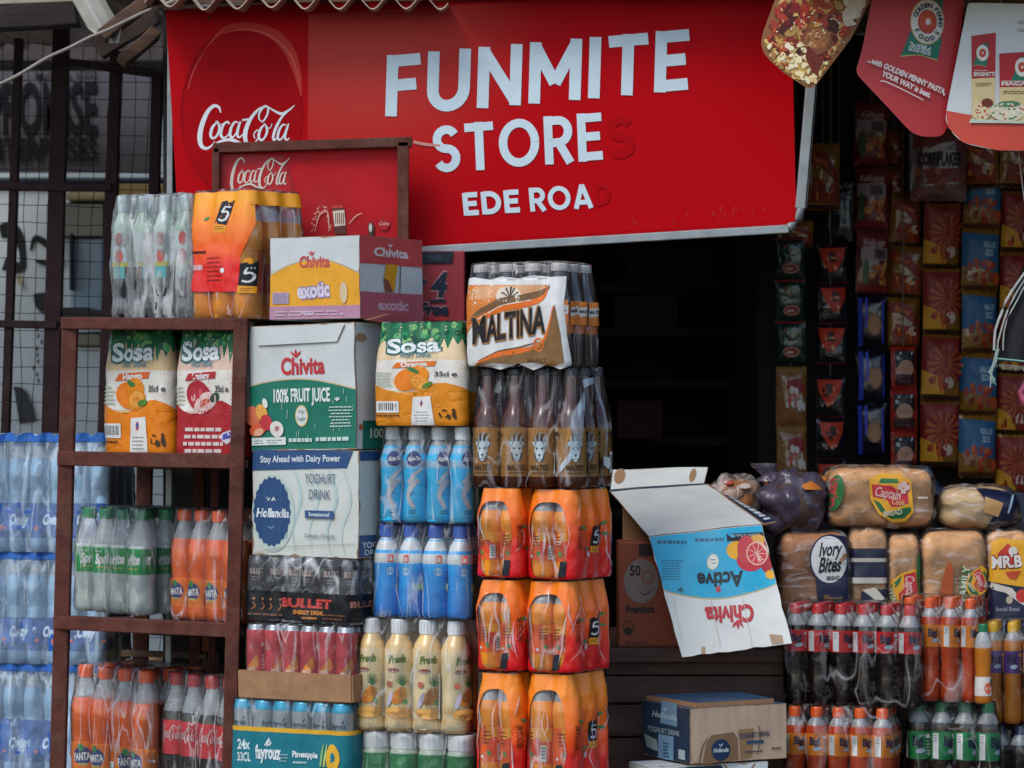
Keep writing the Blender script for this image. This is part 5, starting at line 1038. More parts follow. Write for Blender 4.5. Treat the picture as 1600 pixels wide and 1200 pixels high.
p = Pr(g.ff, g.T, cell=.03); p.poly([(1037, 1102), (1060, 1103), (1060, 1140), (1036, 1138)], '6f8fa8'); p.text('Hollandia', 1024, 1130, 9, 'a9bcc8', 36, bold=.02, sh=.2); p.stroke([(1040, 1114, 2), (1042, 1118, 2.5), (1044, 1112, 2)], 1, 'b5c4cc', sm=False); p.text('YOGHURT DRINK', 1018, 1154, 8, '93a5ad', 47, bold=.02); p.rect(1034, 1156, 1056, 1194, '6f92b0'); p.lines(1042, 1168, 9, 5, 5, 2.5, '2a4668'); p.rect(1063, 1174, 1072, 1189, '9fb0b5'); p.poly([(1013, 1160), (1032, 1166), (1034, 1184), (1016, 1180)], '8d9c9c'); p.build('print', g.t)
p = Pr(g.fs, g.TS, cell=.03); bw = '7d6248'
p.poly([(1097, 1196), (1104, 1162), (1112, 1151), (1150, 1148), (1156, 1158), (1158, 1192)], bw); p.poly([(1158, 1145), (1182, 1144), (1180, 1190), (1161, 1192)], '8d7050'); p.stroke([(1092, 1192, 3), (1098, 1168, 3), (1106, 1154, 1)], 1, bw); p.ell(1128, 1175, 16, 17, '1b3150', 30, jag=.03); p.text('Hollandia', 1128, 1178, 6, 'b5c0c4', 26, 'c', bold=.04, sh=.2); p.stroke([(1125, 1166, 1.5), (1128, 1169, 2), (1131, 1165, 1.5)], 1, 'b5c0c4', sm=False)
p.text('YOGHURT DRINK', 1157, 1159, 8, '33405a', 51, bold=.02, rot=2); p.rect(1170, 1163, 1198, 1168, '2f4668'); p.stroke([(1190, 1140, 1), (1192, 1160, 1.4), (1188, 1186, 1)], 1, '5a4634'); p.lines(1168, 1179, 30, 1, 1, 2.4, '4a4a50'); p.lines(1211, 1176, 20, 1, 1, 3, '5a5550'); p.build('print', g.t)
flap(g.t, g.ft, [(g.W*.02, .01), (g.W*.98, .02), (g.W*.95, g.D*.9), (g.W*.1, g.D*.95)], mat('blue_torn_top', '2c4a6a', .6, var=.5, vs=12, dirt=.3), 'top_flap', .012)
g = carton('carton', 'white carton under the worn brown and navy yoghurt carton', 985, 1010, 1206, 1198, 1290, .09, W1, W1, W1, 70)
p = Pr(g.fs, g.TS, cell=.03); p.poly([(1015, 1203), (1130, 1200), (1150, 1230), (1020, 1240)], '24384a'); p.stroke([(1135, 1200), (1160, 1225), (1185, 1200)], 2, '8a4a3a'); p.build('print', g.t)
mb = MB(); mb.box((X(1080, .2), .3, Z(1290, .1)/2-.001), (.5, .4, Z(1290, .1)-.006), M_DWOOD); tag(mb.build('low_crate', bevel=.004), 'dark wooden crate carrying the cartons under the counter', 'crate')

# ------------------------------------------------------------------ soda packs, right
BC = dict(kind='bigi', zones=[(.79, mat('bigi_cola', '120b0c', .15, coat=.15)), (1, M_CLEAR)], cap=plas('red', 'bb2a2c'), lab=(.53, .745, ink('c02428'), mk_bigi('c02428', '1e2440')))
BO = dict(kind='bigi', zones=[(.82, liq('orange_red', 'b5401a')), (1, M_CLEAR)], cap=plas('orange', 'dd5a1c'), lab=(.53, .745, ink('dd7f22'), mk_bigi('dd7f22', '1e2440')))
BY = dict(kind='bigi', zones=[(.82, liq('amber', 'b06a1e')), (1, M_CLEAR)], cap=plas('yellow', 'd8a82a'), lab=(.5, .72, ink('51357a'), mk_bigi('51357a', '1e2440', 'c8883a')))
BG = dict(kind='bigi', zones=[(.8, mat('dark_apple', '24140f', .15, coat=.2)), (1, M_CLEAR)], cap=plas('green', '17734c'), lab=(.45, .72, ink('1f7d48'), mk_bigi('1f7d48', '1e2440')))
BK = dict(kind='bigi', zones=[(.8, mat('bigi_cola', '120b0c', .15, coat=.15)), (1, M_CLEAR)], cap=plas('navy', '1e2a50'), lab=None)
RG = 'soda packs stacked at lower right'; FC = film('loose_film', haze=.0, streak=.2, scale=(22, 22, 7), edge=.56, crease_glint=.2)
pack('drinks_pack', 'black cola pack with red caps at lower right', 1228, 1470, 947, 1108, .30, 18, 6, 3, **BC, group=RG, fm=FC)
pack('drinks_pack', 'orange soda pack between the black cola pack and the amber bottles', 1408, 1560, 936, 1099, .31, 18, 4, 3, **BO, group=RG, fm=FC)
pack('drinks_pack', 'orange soda pack half hidden behind the red caps of the cola', 1338, 1430, 941, 1100, .56, 10, 3, 1, **BO, group=RG, fm=FC)
pack('drinks_pack', 'amber soda pack with yellow caps and purple labels at right edge', 1540, 1680, 974, 1134, .33, 14, 4, 3, **BY, group=RG, fm=FC)
pack('drinks_pack', 'orange soda pack on the bottom row under the black cola', 1226, 1425, 1109, 1270, .29, 18, 5, 3, **BO, group=RG, fm=FC)
pack('drinks_pack', 'dark soda pack with green caps on the bottom row', 1420, 1590, 1099, 1265, .32, 16, 4, 3, **BG, group=RG, fm=FC)
pack('drinks_pack', 'black soda pack with dark caps under the amber bottles', 1548, 1700, 1136, 1290, .33, 14, 4, 3, **BK, group=RG, fm=FC)
bm, cm, lm = bottle_meshes('bigi', 13*S(.28), 124*S(.28), [(.7, liq('amber', 'b06a1e')), (1, M_CLEAR)], plas('green', '17734c'), (.1, .34, ink('c9c4bc'), two(lambda p, x, r, h: (p.ell(x, h*.6, r*.5, h*.3, 'c8603a'), p.ell(x+r*.6, h*.3, r*.3, h*.2, '33383a'))), 1))
t = thing('soda_bottle', 'single green-capped bottle between the orange and amber packs', 'bottle', P(1536, 1099, .27)); b = link('bottle', bm, t); link('cap', cm, b); link('label', lm, b)
mb = MB(); mb.box((X(1460, .4), .42, Z(1272, .3)/2-.004), (.85, .36, Z(1272, .3)-.01), M_DWOOD); tag(mb.build('low_bench', bevel=.004), 'low dark bench carrying the bottom row of soda packs', 'bench')

# ------------------------------------------------------------------ bread
CRUST = mat('bread_crumb', 'd79c62', .8, var=.35, vs=34, bump=.35, bs=50, dirt=.1); CRUST2 = mat('bread_crust', 'a86a38', .75, var=.45, vs=18, bump=.3, bs=60)
BAG = film('bread_bag', haze=.03, streak=.5, tint=(.85, .83, .8), scale=(12, 16, 30), edge=.56, crease_glint=.28)
def loaf(label, xl, xr, yt, yb_, Y, dep, draw=None, rot=0, crust=CRUST, bag=True, tail=None, grp='bread loaves on the counter', n=5.0, bagm=None, roll=0, crum=.006):
    s = S(Y); W, H = (xr-xl)*s, (yb_-yt)*s; t = thing('bread_loaf', label, 'bread', P((xl+xr)/2, yb_, Y), (0, R(roll), R(rot)), grp); sd = random.random()*30
    def surf(u, v, h, k=1):           # rounded block, u right, v up from the base
        a, b = min(abs(2*u/W), 1), min(abs(2*v/H-1), 1); d = max(1-a**n-b**n, 0)**(1/n)
        q = V((u, -dep/2*d, v)); w = noise.noise(V((u*22+sd, v*22, k)))*.004*k
        return q+V((0, -h-w, 0))
    NI, NJ = (26, 52)
    def ball(off, wr, m, nm, wob):
        mb = MB(); rows = []
        for i in range(NI+1):
            f = -pi/2+pi*i/NI; rows.append([])
            for j in range(NJ):
                e = 2*pi*j/NJ; c = V((cos(f)*cos(e), cos(f)*sin(e), sin(f))); m_ = (abs(c.x)**n+abs(c.y)**n+abs(c.z)**n)**(1/n)
                q = V((c.x/m_*(W/2+off), c.y/m_*(dep/2+off), c.z/m_*(H/2+off)+H/2)); q += c*((noise.noise(q*26+V((sd, wr, 0)))+.5*noise.noise(q*60))*wob+(crum*(abs(noise.noise(q*17+V((sd, 0, 2))))*1.6-.5+.5*abs(noise.noise(q*45+V((0, sd, 0))))) if wr else 0)); rows[-1].append(q)
        mb.grid(rows, m, True); return mb.build(nm, t, smooth=True)
    ball(0, 0, crust, 'loaf', .004)
    if bag: ball(.006, 5, bagm or BAG, 'plastic_bag', .006)
    if tail:
        x, y, dx, dy, m = tail; A = P(x, y, Y)-P((xl+xr)/2, yb_, Y); mb = MB(); rows = []
        for i in range(8):
            k = i/7; r_ = (.018+.022*abs(k-.3)) if k > .25 else .04-.05*k; rows.append([A+V((dx*s*k, 0, -dy*s*k))+V((cos(2*pi*j/14)*r_*(.7 if abs(dx) > abs(dy) else 1), sin(2*pi*j/14)*r_*.6, (cos(2*pi*j/14)*r_ if abs(dx) > abs(dy) else 0)))*(1+.35*noise.noise(V((j*1.7, i, sd)))) for j in range(14)])
        mb.grid(rows, m, True); mb.build('bag_twist', t, smooth=True)
    if draw:
        p = Pr(lambda u, v, h: surf(u, v, h), ((xl+xr)/2, yb_, s, s), cell=.012, h=.016, dh=.0003); draw(p); p.build('bag_print', t, smooth=True)
    return t
def captain(p, x, y, k, rot=0):
    c, q = cos(R(rot)), sin(R(rot)); tr = lambda a, b: (x+(a*c-b*q)*k, y+(a*q+b*c)*k)
    L = [(-32, -30), (-14, -38), (14, -37), (32, -26), (34, 0), (36, 22), (24, 36), (4, 38), (-18, 24), (-30, 2)]
    p.poly([tr(a*1.06, b*1.06) for a, b in L], 'd39a2c'); p.poly([tr(a*.94, b*.94) for a, b in ((-16, -34), (12, -33), (16, -26), (-20, -25))], '2c6a3a')
    p.poly([tr(*q_) for q_ in ((-28, 2), (-16, 8), (-4, 26), (14, 18), (33, 14), (34, 22), (22, 33), (2, 34), (-16, 22))], '26603a'); p.poly([tr(*q_) for q_ in ((-30, -22), (2, -20), (12, -12), (30, -26), (33, -16), (28, -8), (30, 8), (14, 14), (2, 14), (-6, 2), (-28, -2))], 'b23038')
    X_, Y_ = tr(-26, -4); p.text('Captain', X_, Y_, 15*k, 'd0a8a0', 42*k, bold=.02, rot=-rot-10, sh=.1); X_, Y_ = tr(2, 10); p.text('Cook', X_, Y_, 9*k, 'c8a070', 22*k, bold=.02, rot=-rot-6); X_, Y_ = tr(-10, 30); p.text('BREAD', X_, Y_, 8*k, 'c4bfa4', 30*k, bold=.03, rot=-rot+8)
    for a, b in ((16, -18), (22, -22), (27, -17)): X_, Y_ = tr(a, b); p.ell(X_, Y_, 5*k, 5*k, 'ccb0a8')
    X_, Y_ = tr(21, -11); p.rect(X_-4*k, Y_-4*k, X_+4*k, Y_+4*k, 'ccb0a8')
YB = .66
def d(p): captain(p, 1382, 776, .95); p.poly([(1276, 740), (1306, 752), (1300, 770), (1274, 756)], 'd08030'); p.ell(1298, 768, 12, 28, '2c6a3a', rot=10); p.text('Captain', 1295, 792, 12, 'b84048', 46, bold=.04, rot=82); p.rect(1424, 774, 1440, 777, 'c8b8a0')
loaf('large bread loaf with a captain label on the top row of bread', 1290, 1452, 731, 822, YB, .2, d, tail=(1398, 826, 24, -6, mat('orange_bag_twist', 'b8681c', .4)), n=6)
AUB = film('dark_wrinkled_bag', haze=.82, streak=.18, tint=(.075, .06, .09), scale=(40, 40, 40), edge=.5)
loaf('dark wrinkled purple bread bag left of the captain loaf', 1196, 1288, 738, 832, YB-.03, .2, lambda p: (p.poly([(1190, 752), (1200, 748), (1198, 760)], 'c0622c'), p.poly([(1246, 756), (1262, 750), (1284, 764), (1250, 763)], 'c0702c')), crust=mat('dark_bun', '4a3226', .7, var=.4), bagm=AUB, crum=.03, tail=(1205, 752, -12, -28, AUB), n=2.6)
loaf('small bread bag behind the open white carton', 1112, 1188, 748, 812, YB+.08, .16, lambda p: (p.ell(1135, 752, 8, 4, 'b0453a'), p.ell(1160, 758, 9, 4, 'c4b8b0')), crust=CRUST2, n=2.8, crum=.018, bagm=film('small_bread_bag', haze=.12, streak=.5, tint=(.75, .68, .64), scale=(16, 16, 12), edge=.5))
NAVY = mat('navy_bag_print', '161c38', .35, var=.2)
def d(p): p.poly([(1518, 760), (1600, 770), (1600, 835), (1530, 828), (1545, 800)], NAVY); p.poly([(1530, 774), (1558, 784), (1550, 806), (1528, 798)], 'b08a58'); p.stroke([(1566, 800, 3), (1574, 776, 4), (1580, 770, 2)], 1, '9fb4c4')
loaf('clear bread bag with navy stripes at the right end of the top row', 1462, 1588, 760, 828, YB, .17, d, crust=mat('pale_bread', 'c9a878', .8, var=.2, vs=14), tail=(1466, 772, -34, -44, mat('navy_striped_twist', '26304c', .3, var=.8, vs=60, stretch=(3, 1, .3))), n=3)
def d(p):
    p.poly([(1262, 850), (1268, 905), (1276, 1000), (1320, 1000), (1318, 836), (1290, 832)], NAVY); p.ell(1288, 872, 30, 39, NAVY); p.ell(1289, 871, 28, 36, 'c4c4c2')
    p.text('Ivory', 1273, 866, 20, '22242e', 34, bold=.03, sh=.25, rot=4); p.text('Bites', 1272, 891, 22, '22242e', 34, bold=.03, sh=.25, rot=4); p.text('BREAD', 1285, 903, 6, '3a3c44', 20, bold=.03, rot=4); p.ell(1313, 866, 5, 3.5, '8a6a4a', rot=-40); p.ell(1308, 871, 4, 3, '9a7a54', rot=-40); p.text('Finest', 1279, 936, 10, '8a6a44', 28, bold=.02, sh=.3)
loaf('upright bread loaf with a round white ivory label and navy stripe', 1214, 1322, 830, 1010, YB-.03, .18, d, crust=CRUST2, n=7)
def d(p):
    p.rect(1318, 854, 1384, 869, NAVY); p.rect(1318, 875, 1384, 899, NAVY); p.rect(1318, 869, 1384, 875, 'a9a49a'); p.rect(1318, 899, 1384, 908, 'b0aca4'); p.poly([(1338, 920), (1384, 916), (1384, 1000), (1338, 1000)], NAVY); p.poly([(1340, 918), (1360, 914), (1374, 930), (1384, 936), (1378, 942), (1358, 932)], 'c4beb2')
loaf('upright bread loaf with broad navy bands beside the ivory label', 1321, 1381, 820, 1010, YB-.01, .17, d, n=7)
loaf('slim captain bread loaf standing upright between two others', 1383, 1432, 832, 1010, YB-.02, .17, lambda p: (captain(p, 1408, 920, .9, 78), p.ell(1434, 900, 10, 40, '2c6a3a', rot=-5)), n=6)
def d(p): p.ell(1470, 920, 9, 46, 'a8502c', rot=6); p.text('FAMILY', 1499, 935, 11, '2c6a3a', 54, bold=.1, rot=82); p.text('FAMILY', 1499, 935, 11, 'c4c0a8', 54, bold=.02, rot=82); captain(p, 1518, 905, .55, 60); p.text('Captain', 1530, 968, 13, 'b84048', 60, bold=.04, rot=72)
loaf('wide upright bread loaf with family lettering up its side', 1433, 1536, 828, 1010, YB-.02, .18, d, n=7)
def d(p):
    p.poly([(1540, 844), (1552, 838), (1592, 842), (1596, 915), (1536, 905)], 'd59a24'); p.poly([(1548, 862), (1564, 846), (1582, 862), (1578, 880), (1548, 876)], 'b5342c'); p.ell(1572, 858, 7, 7, 'cfc8be'); p.rect(1568, 860, 1577, 867, 'cfc8be')
    for c, b in (('6a2420', .1), ('d2cdc4', .04)): p.text('MR.B', 1540, 884, 17, c, 46, bold=b, rot=3)
    p.poly([(1560, 890), (1584, 888), (1576, 902), (1566, 900)], 'b5442c'); p.poly([(1534, 905), (1600, 915), (1600, 1010), (1534, 1010)], NAVY); p.poly([(1534, 905), (1570, 915), (1600, 950), (1560, 922), (1534, 916)], 'c4beb2'); p.ell(1586, 927, 10, 10, 'c03a30'); p.ell(1566, 933, 5, 6, 'b5a890'); p.text('Special Bread', 1545, 950, 6, '8a8c98', 36, bold=.02)
loaf('upright yellow and navy bread pack lettered with a large B', 1535, 1604, 828, 1010, YB-.02, .18, d, n=7)
loaf('bread loaf in a red and brown bag at the right edge', 1602, 1650, 800, 1010, YB+.02, .17, lambda p: p.poly([(1600, 830), (1640, 835), (1640, 950), (1600, 945)], 'a03a30'), n=6)

# ------------------------------------------------------------------ hanging snack strips
YS = 1.55
def sachet(w, h, base, draw, seed=0, crimp='2a2422'):
    """a puffed sachet with toothed crimped ends; draw works in percent of its width and height"""
    mb = MB(); nu, nv = 10, 14; m = mat('sachet_'+base, base, .22, var=.3, vs=40, bump=.7, bs=60, coat=.4)
    def f(u, v, d=1):
        a = abs(2*u-1); b = abs(2*v-1); k = (max(1-a**2.2, 0)**.6)*(max(1-b**4, 0)**.6)
        q = V(((u-.5)*w*(1-.05*k), -d*(.012+.1*min(w, h))*k-.0015*d, (v-1)*h)); q.y += noise.noise(V((u*5+seed, v*6, d)))*.0035*min(1, k*2)
        return q
    for d in (1, -1):
        r = [[f(i/nu, k/nv, d)+(V((0, 0, (.0035 if i % 2 else 0)*(1 if k == nv else -1))) if k in (0, nv) else V((0, 0, 0))) for i in range(nu+1)] for k in range(nv+1)]
        mb.grid(r if d == 1 else r[::-1], m)
    p = Pr(lambda u, v, hh: f(u, v+1)+V((0, -hh, 0)), (0, 0, .01, .01), cell=.09, h=.0008, dh=.0003); draw(p)
    i = len(mb.v); mb.v += p.mb.v
    for fc, mm in zip(p.mb.f, p.mb.m): mb.f.append(tuple(i+j for j in fc)); mb.m.append(mb.mi(p.mb.ms[mm]))
    return mb.data('sachet', smooth=True)
def blobs(p, x0, y0, x1, y1, n, cols, a=6):
    p.fine = True
    for _ in range(n): p.ell(random.uniform(x0, x1), random.uniform(y0, y1), random.uniform(.4, 1)*a, random.uniform(.3, .8)*a, random.choice(cols), 8, rot=random.uniform(0, 180))
    p.fine = False; p.h += .0003
def s_green(p): blobs(p, 30, 15, 80, 50, 9, ['5a8a70', '9ab4a8', '3a6a50', '7a4a40'], 8); p.rect(0, 0, 100, 5, '8a3030'); p.ell(56, 74, 28, 13, 'b08070'); p.ell(56, 74, 23, 9, '7a3a38'); p.lines(40, 72, 32, 1, 1, 6, 'c0a898')
def s_tan(p): p.poly([(30, 22), (80, 18), (96, 40), (40, 50)], '8a2a2e'); blobs(p, 25, 35, 90, 75, 12, ['c0b4ac', '9a7a6a', 'b04038', 'd0c8c0'], 12); p.rect(0, 2, 100, 9, '8a6a3a')
def s_redblk(p): p.poly([(6, 8), (94, 8), (88, 36), (64, 68), (40, 68), (14, 38)], 'b5361f'); p.poly([(38, 18), (64, 18), (60, 42), (42, 44)], '3a2020'); blobs(p, 25, 30, 75, 70, 8, ['c8704a', '3a1a18', 'd09a7a'], 8); p.rect(0, 94, 100, 100, '5a2030')
def s_choc(p): p.poly([(6, 8), (94, 8), (88, 36), (64, 68), (40, 68), (14, 38)], '8a2a1c'); blobs(p, 25, 30, 75, 70, 8, ['a8603a', '3a1a18'], 8)
def s_noodle(p): p.poly([(4, 8), (60, 14), (96, 45), (96, 60), (30, 30), (4, 30)], '7a2420'); p.poly([(20, 50), (96, 62), (96, 92), (10, 88)], '7a2c1c'); p.rect(0, 93, 100, 100, '3a2418'); p.ell(72, 66, 14, 9, 'b8a494'); blobs(p, 25, 58, 90, 86, 14, ['a8481c', 'c8802c', '8a2018', '5a2814'], 8); p.text('Spicy', 16, 24, 9, 'b8622c', 50, bold=.04, rot=-12)
def s_star(p):
    p.rect(0, 4, 100, 70, '7a2420')
    for k in range(14): a = k*2*pi/14; p.stroke([(60+cos(a)*8, 45+sin(a)*6, 2), (60+cos(a)*50, 45+sin(a)*30, 7)], 1, 'a04a24', sm=False)
    p.poly([(0, 55), (40, 66), (60, 92), (0, 92)], 'c08a28'); p.rect(0, 93, 100, 100, '3a2418'); p.ell(70, 74, 14, 9, 'b8a494'); blobs(p, 20, 64, 90, 88, 10, ['7a2018', 'a8481c'], 9)
def s_blue(p): p.poly([(0, 5), (100, 9), (100, 70), (0, 60)], '2a5a82'); p.text('VALUE', 54, 30, 9, '93b0c0', 36, bold=.05); p.text('SIZE', 60, 43, 9, '93b0c0', 24, bold=.05); blobs(p, 15, 50, 95, 86, 16, ['8a2c20', 'a84a24', '6a2018', 'b05a2c'], 11); p.rect(0, 92, 100, 99, '4a2a18'); p.stroke([(58, 74, 4), (92, 54, 4)], 1, 'a03028')
def s_corn(p): p.rect(0, 4, 100, 26, '6a2426'); p.text('Kelloggs', 14, 24, 9, 'a88a90', 70, bold=.03, sh=.2); p.rect(8, 28, 92, 48, '8c7c80'); p.rect(46, 30, 84, 46, '5a4c50'); p.text('CORN', 50, 43, 10, '2a1c20', 30, bold=.03); blobs(p, 20, 52, 90, 84, 26, ['b0662c', 'a0402c', 'c08a4a', '7a2a20'], 9); p.ell(22, 66, 9, 22, '3a5a34'); p.rect(0, 88, 100, 97, '7a2426')
def s_foil(p): p.rect(8, 4, 22, 96, '2c3aa0'); p.rect(30, 4, 38, 60, '3a4ac0'); p.ell(60, 54, 24, 20, '8a6048'); p.ell(60, 54, 19, 16, '9c7458'); p.rect(84, 10, 90, 90, '2c3aa0')
def s_redframe(p): p.rect(10, 10, 90, 50, '16161c'); p.ell(50, 52, 32, 20, 'a88068'); blobs(p, 20, 12, 80, 32, 6, ['9aa4a4', '4a5254'], 8); p.lines(20, 80, 60, 1, 1, 5, 'b09a8a'); p.rect(10, 66, 90, 92, '3a1a1c')
def s_flakes(p): p.poly([(5, 12), (95, 12), (95, 30), (5, 34)], '6a2c28'); p.stroke([(28, 40, 4), (50, 34, 8), (80, 28, 3)], 1, 'b5b0b0'); p.text('CORNFLAKES', 12, 56, 15, '1c181c', 78, bold=.05); p.poly([(20, 62), (86, 60), (92, 76), (30, 80)], '7a2e26'); p.stroke([(24, 82, 2), (60, 80, 3), (88, 78, 1)], 1, 'a8a4a6'); blobs(p, 5, 62, 95, 92, 14, ['8a4a34', '6a3a34', 'a06a4a'], 7)
def s_nor(p): p.text('Nor', 40, 58, 18, '7a7e84', 50, bold=.01); blobs(p, 20, 8, 90, 14, 6, ['6a7076'], 6)
CACHE = {}
def strip(label, xc, y0, pitch, n, w, base, draw, Y=YS, grp='snack strips hanging on the partition', lean=0):
    s = S(Y); t = thing('snack_strip', label, 'snack strip', P(xc, y0, Y), (0, R(lean), 0), grp)
    k = (base, draw.__name__, w, pitch)
    if k not in CACHE: CACHE[k] = sachet(w*s, pitch*s*.985, base, draw, len(CACHE)*3.1)
    for i in range(n):
        b = link('sachet', CACHE[k], t); b.location = (random.uniform(-1, 1)*.0015, random.uniform(0, .004), -i*pitch*s); b.rotation_euler = (random.uniform(-.09, .09), random.uniform(-.03, .03), random.uniform(-.3, .3))
    mb = MB(); mb.tube([(0, .012, P(0, -60, Y).z-P(0, y0, Y).z), (0, .012, -n*pitch*s*.98)], .0015, mat('string', '6a6258', .8), 5); mb.build('string', t)
strip('strip of dark green sachets at the left end of the hanging snacks', 1234, 372, 65, 3, 48, '16302a', s_green)
strip('two tan sachets hanging under the dark green ones', 1236, 574, 92, 2, 48, '8a5c30', s_tan)
strip('strip of black sachets with red shields beside the green ones', 1300, 382, 63, 3, 48, '14141a', s_redblk)
strip('lower strip of black sachets with red shields above the bread', 1298, 588, 66, 3, 46, '15151b', s_redblk, Y=YS-.02)
strip('tall maroon cereal sachets hanging in a column of three', 1363, 160, 100, 3, 54, '5c2426', s_corn)
strip('yellow noodle pack hanging alone beside the board corner', 1286, 225, 104, 1, 52, '8a6426', s_noodle, Y=YS-.04)
strip('black noodle pack lettered Nor behind the lone yellow pack', 1312, 282, 96, 1, 46, '181a20', s_nor, Y=YS+.02)
strip('strip of glossy blue and black biscuit packs above the bread', 1362, 462, 84, 3, 50, '10111c', s_foil)
strip('strip of red-framed biscuit sachets beside the glossy blue ones', 1412, 542, 67, 3, 42, '96281f', s_redframe, Y=YS-.02)
strip('strip of yellow and maroon noodle packs right of the cereal column', 1418, 306, 80, 3, 54, '7c541e', s_noodle, Y=YS+.02, lean=2)
strip('long strip of yellow noodle packs with sunburst print', 1474, 318, 103, 4, 60, '80581e', s_star, lean=1)
strip('long strip of blue and brown noodle packs near the right edge', 1535, 262, 97, 5, 58, '80581e', s_blue, lean=1.2)
strip('strip of maroon noodle packs cut by the right edge', 1592, 300, 95, 5, 54, '80581e', s_star, Y=YS+.015, lean=1.2)
strip('clear cornflakes bag hanging behind the red paper pennants', 1465, 190, 126, 1, 88, '6a4848', s_flakes, Y=YS-.05)
strip('brown noodle pack hanging right of the cornflakes bag', 1530, 214, 80, 1, 58, '8a6024', s_noodle, Y=YS-.04)
strip('brown noodle pack hanging under the white paper pennant', 1590, 216, 78, 1, 56, '8f6526', s_noodle, Y=YS-.03)
strip('narrow strip of brown snack sachets beside the cereal column', 1398, 205, 56, 3, 26, '7a5226', s_noodle, Y=YS+.03)
strip('dark yellow snack pack behind the corner of the red board', 1243, 345, 42, 1, 56, '8a6226', s_noodle, Y=YS+.05)

# ------------------------------------------------------------------ tasselled cloth at right
t = thing('tasselled_cloth', 'black cloth with green edging and pale fringe hanging at right', 'cloth', P(1590, 430, .35)); o = P(1590, 430, .35)
BLK = mat('black_cloth', '14161a', .9, var=.4, vs=60, bump=.4, bs=200)
mb = MB(); rows = []
for k in range(13):
    y = 405+k*13.3; xl_ = 1608-(k/12)**.7*50; rows.append([P(xl_+(1690-xl_)*i/14, y+(1 if k == 12 else 0)*(i*.35), .35+.012*sin(i*1.1+k*.1)) for i in range(15)])
mb.grid(rows[::-1], BLK); mb.grid([[q+V((0, .004, 0)) for q in r] for r in rows], BLK); mb.build('cloth', t, o, smooth=True)
PALE = mat('pale_cord', 'a8aaa6', .85, var=.3, vs=80); GRN_ = mat('mint_thread', '7db09c', .8)
for dx, r in ((0, .0035), (8, .0025), (14, .002)):
    mb = MB(); mb.tube([P(1612+dx-sin(k/9*pi/2)*60+noise.noise(V((k*.4, dx, 0)))*3, 408+k*15.5, .335+dx*.0006) for k in range(10)], r, PALE, 6); mb.build('cord', t, o, smooth=True)
mb = MB(); mb.tube([P(1556+i*12, 560+i*1.2+noise.noise(V((i, 0, 5)))*1.5, .335) for i in range(9)], .002, GRN_, 5); mb.build('edging', t, o)
mb = MB()
for i in range(60): x = 1556+i*1.8; mb.tube([P(x, 568+i*.15, .338), P(x+random.uniform(-2, 2), 573+i*.15+random.uniform(0, 4), .336)], .0006, PALE, 3)
fr = mb.build('fringe', t, o); fr['kind'] = 'stuff'
for k in range(7):
    mb = MB(); x = 1549+random.uniform(-5, 6); mb.tube([P(x+8, 545, .335), P(x+4+random.uniform(-3, 3), 565, .333), P(x-3+random.uniform(-4, 4), 582, .333), P(x-8+random.uniform(-6, 14), 592+random.uniform(0, 15), .334)], .0013, GRN_ if k % 2 else PALE, 4); mb.build('tassel', t, o)
mb = MB(); mb.tube([P(1604, 590, .4), P(1600, 606, .4), P(1594, 612, .4), P(1598, 622, .4), P(1620, 640, .4)], [.004, .01, .007, .01, .02], mat('pink_plastic', 'b0506a', .4), 8); tag(mb.build('pink_bag', smooth=True), 'scrap of pink plastic bag at the right edge under the black cloth', 'bag')
mb = MB(); mb.tube([P(1560, -30, .35), P(1612, 412, .335), P(1650, -30, .35)], .002, PALE, 5); mb.build('hanging_cord', t, o)

# ------------------------------------------------------------------ paper pennants
YP = .30
def pennant(label, outline, base, draw, Y=YP, curl=.02, xc=0, tilt=0):
    cx = sum(a for a, b in outline)/len(outline); o = P(cx, 0, Y); t = thing('paper_pennant', label, 'pennant', o, group='printed paper pennants on the bunting')
    def fn(u, v, h): q = P(u, -v, Y); k = (u-cx)/90; return q-o+V((0, -h+curl*k*k+tilt*k*.02, 0))
    p = Pr(fn, (0, 0, 1, 1), cell=14, h=.0, dh=.0003); p.poly(outline, base); n0 = len(p.mb.f)
    back = [tuple(r) for r in p.mb.f]; mb = p.mb; k = len(mb.v); vs = [q+V((0, .0012, 0)) for q in mb.v]; mb.mesh(vs, [f[::-1] for f in back], ink('c4c0b8'))
    mb.build('card', t, smooth=False)
    p = Pr(fn, (0, 0, 1, 1), cell=14, h=.0008, dh=.0003); draw(p); p.build('print', t)
    return t
def roundpoly(pts, r=10, n=5):
    out = []
    for i, b in enumerate(pts):
        a, c = pts[i-1], pts[(i+1) % len(pts)]; rr = b[2] if len(b) > 2 else r
        d1 = sqrt((a[0]-b[0])**2+(a[1]-b[1])**2); d2 = sqrt((c[0]-b[0])**2+(c[1]-b[1])**2); rr = min(rr, d1*.48, d2*.48)
        p0 = (b[0]+(a[0]-b[0])*rr/d1, b[1]+(a[1]-b[1])*rr/d1); p2 = (b[0]+(c[0]-b[0])*rr/d2, b[1]+(c[1]-b[1])*rr/d2)
        for k in range(n+1): q = k/n; out.append(((1-q)**2*p0[0]+2*q*(1-q)*b[0]+q*q*p2[0], (1-q)**2*p0[1]+2*q*(1-q)*b[1]+q*q*p2[1]))
    return out
food = roundpoly([(1216, -14, 4), (1368, -14, 4), (1330, 60, 6), (1268, 142, 14), (1222, 112, 20), (1184, 74, 26)], 10)
def inside(x, y, L):
    c = False
    for i in range(len(L)):
        (x1, y1), (x2, y2) = L[i-1], L[i]
        if (y1 > y) != (y2 > y) and x < (x2-x1)*(y-y1)/(y2-y1)+x1: c = not c
    return c
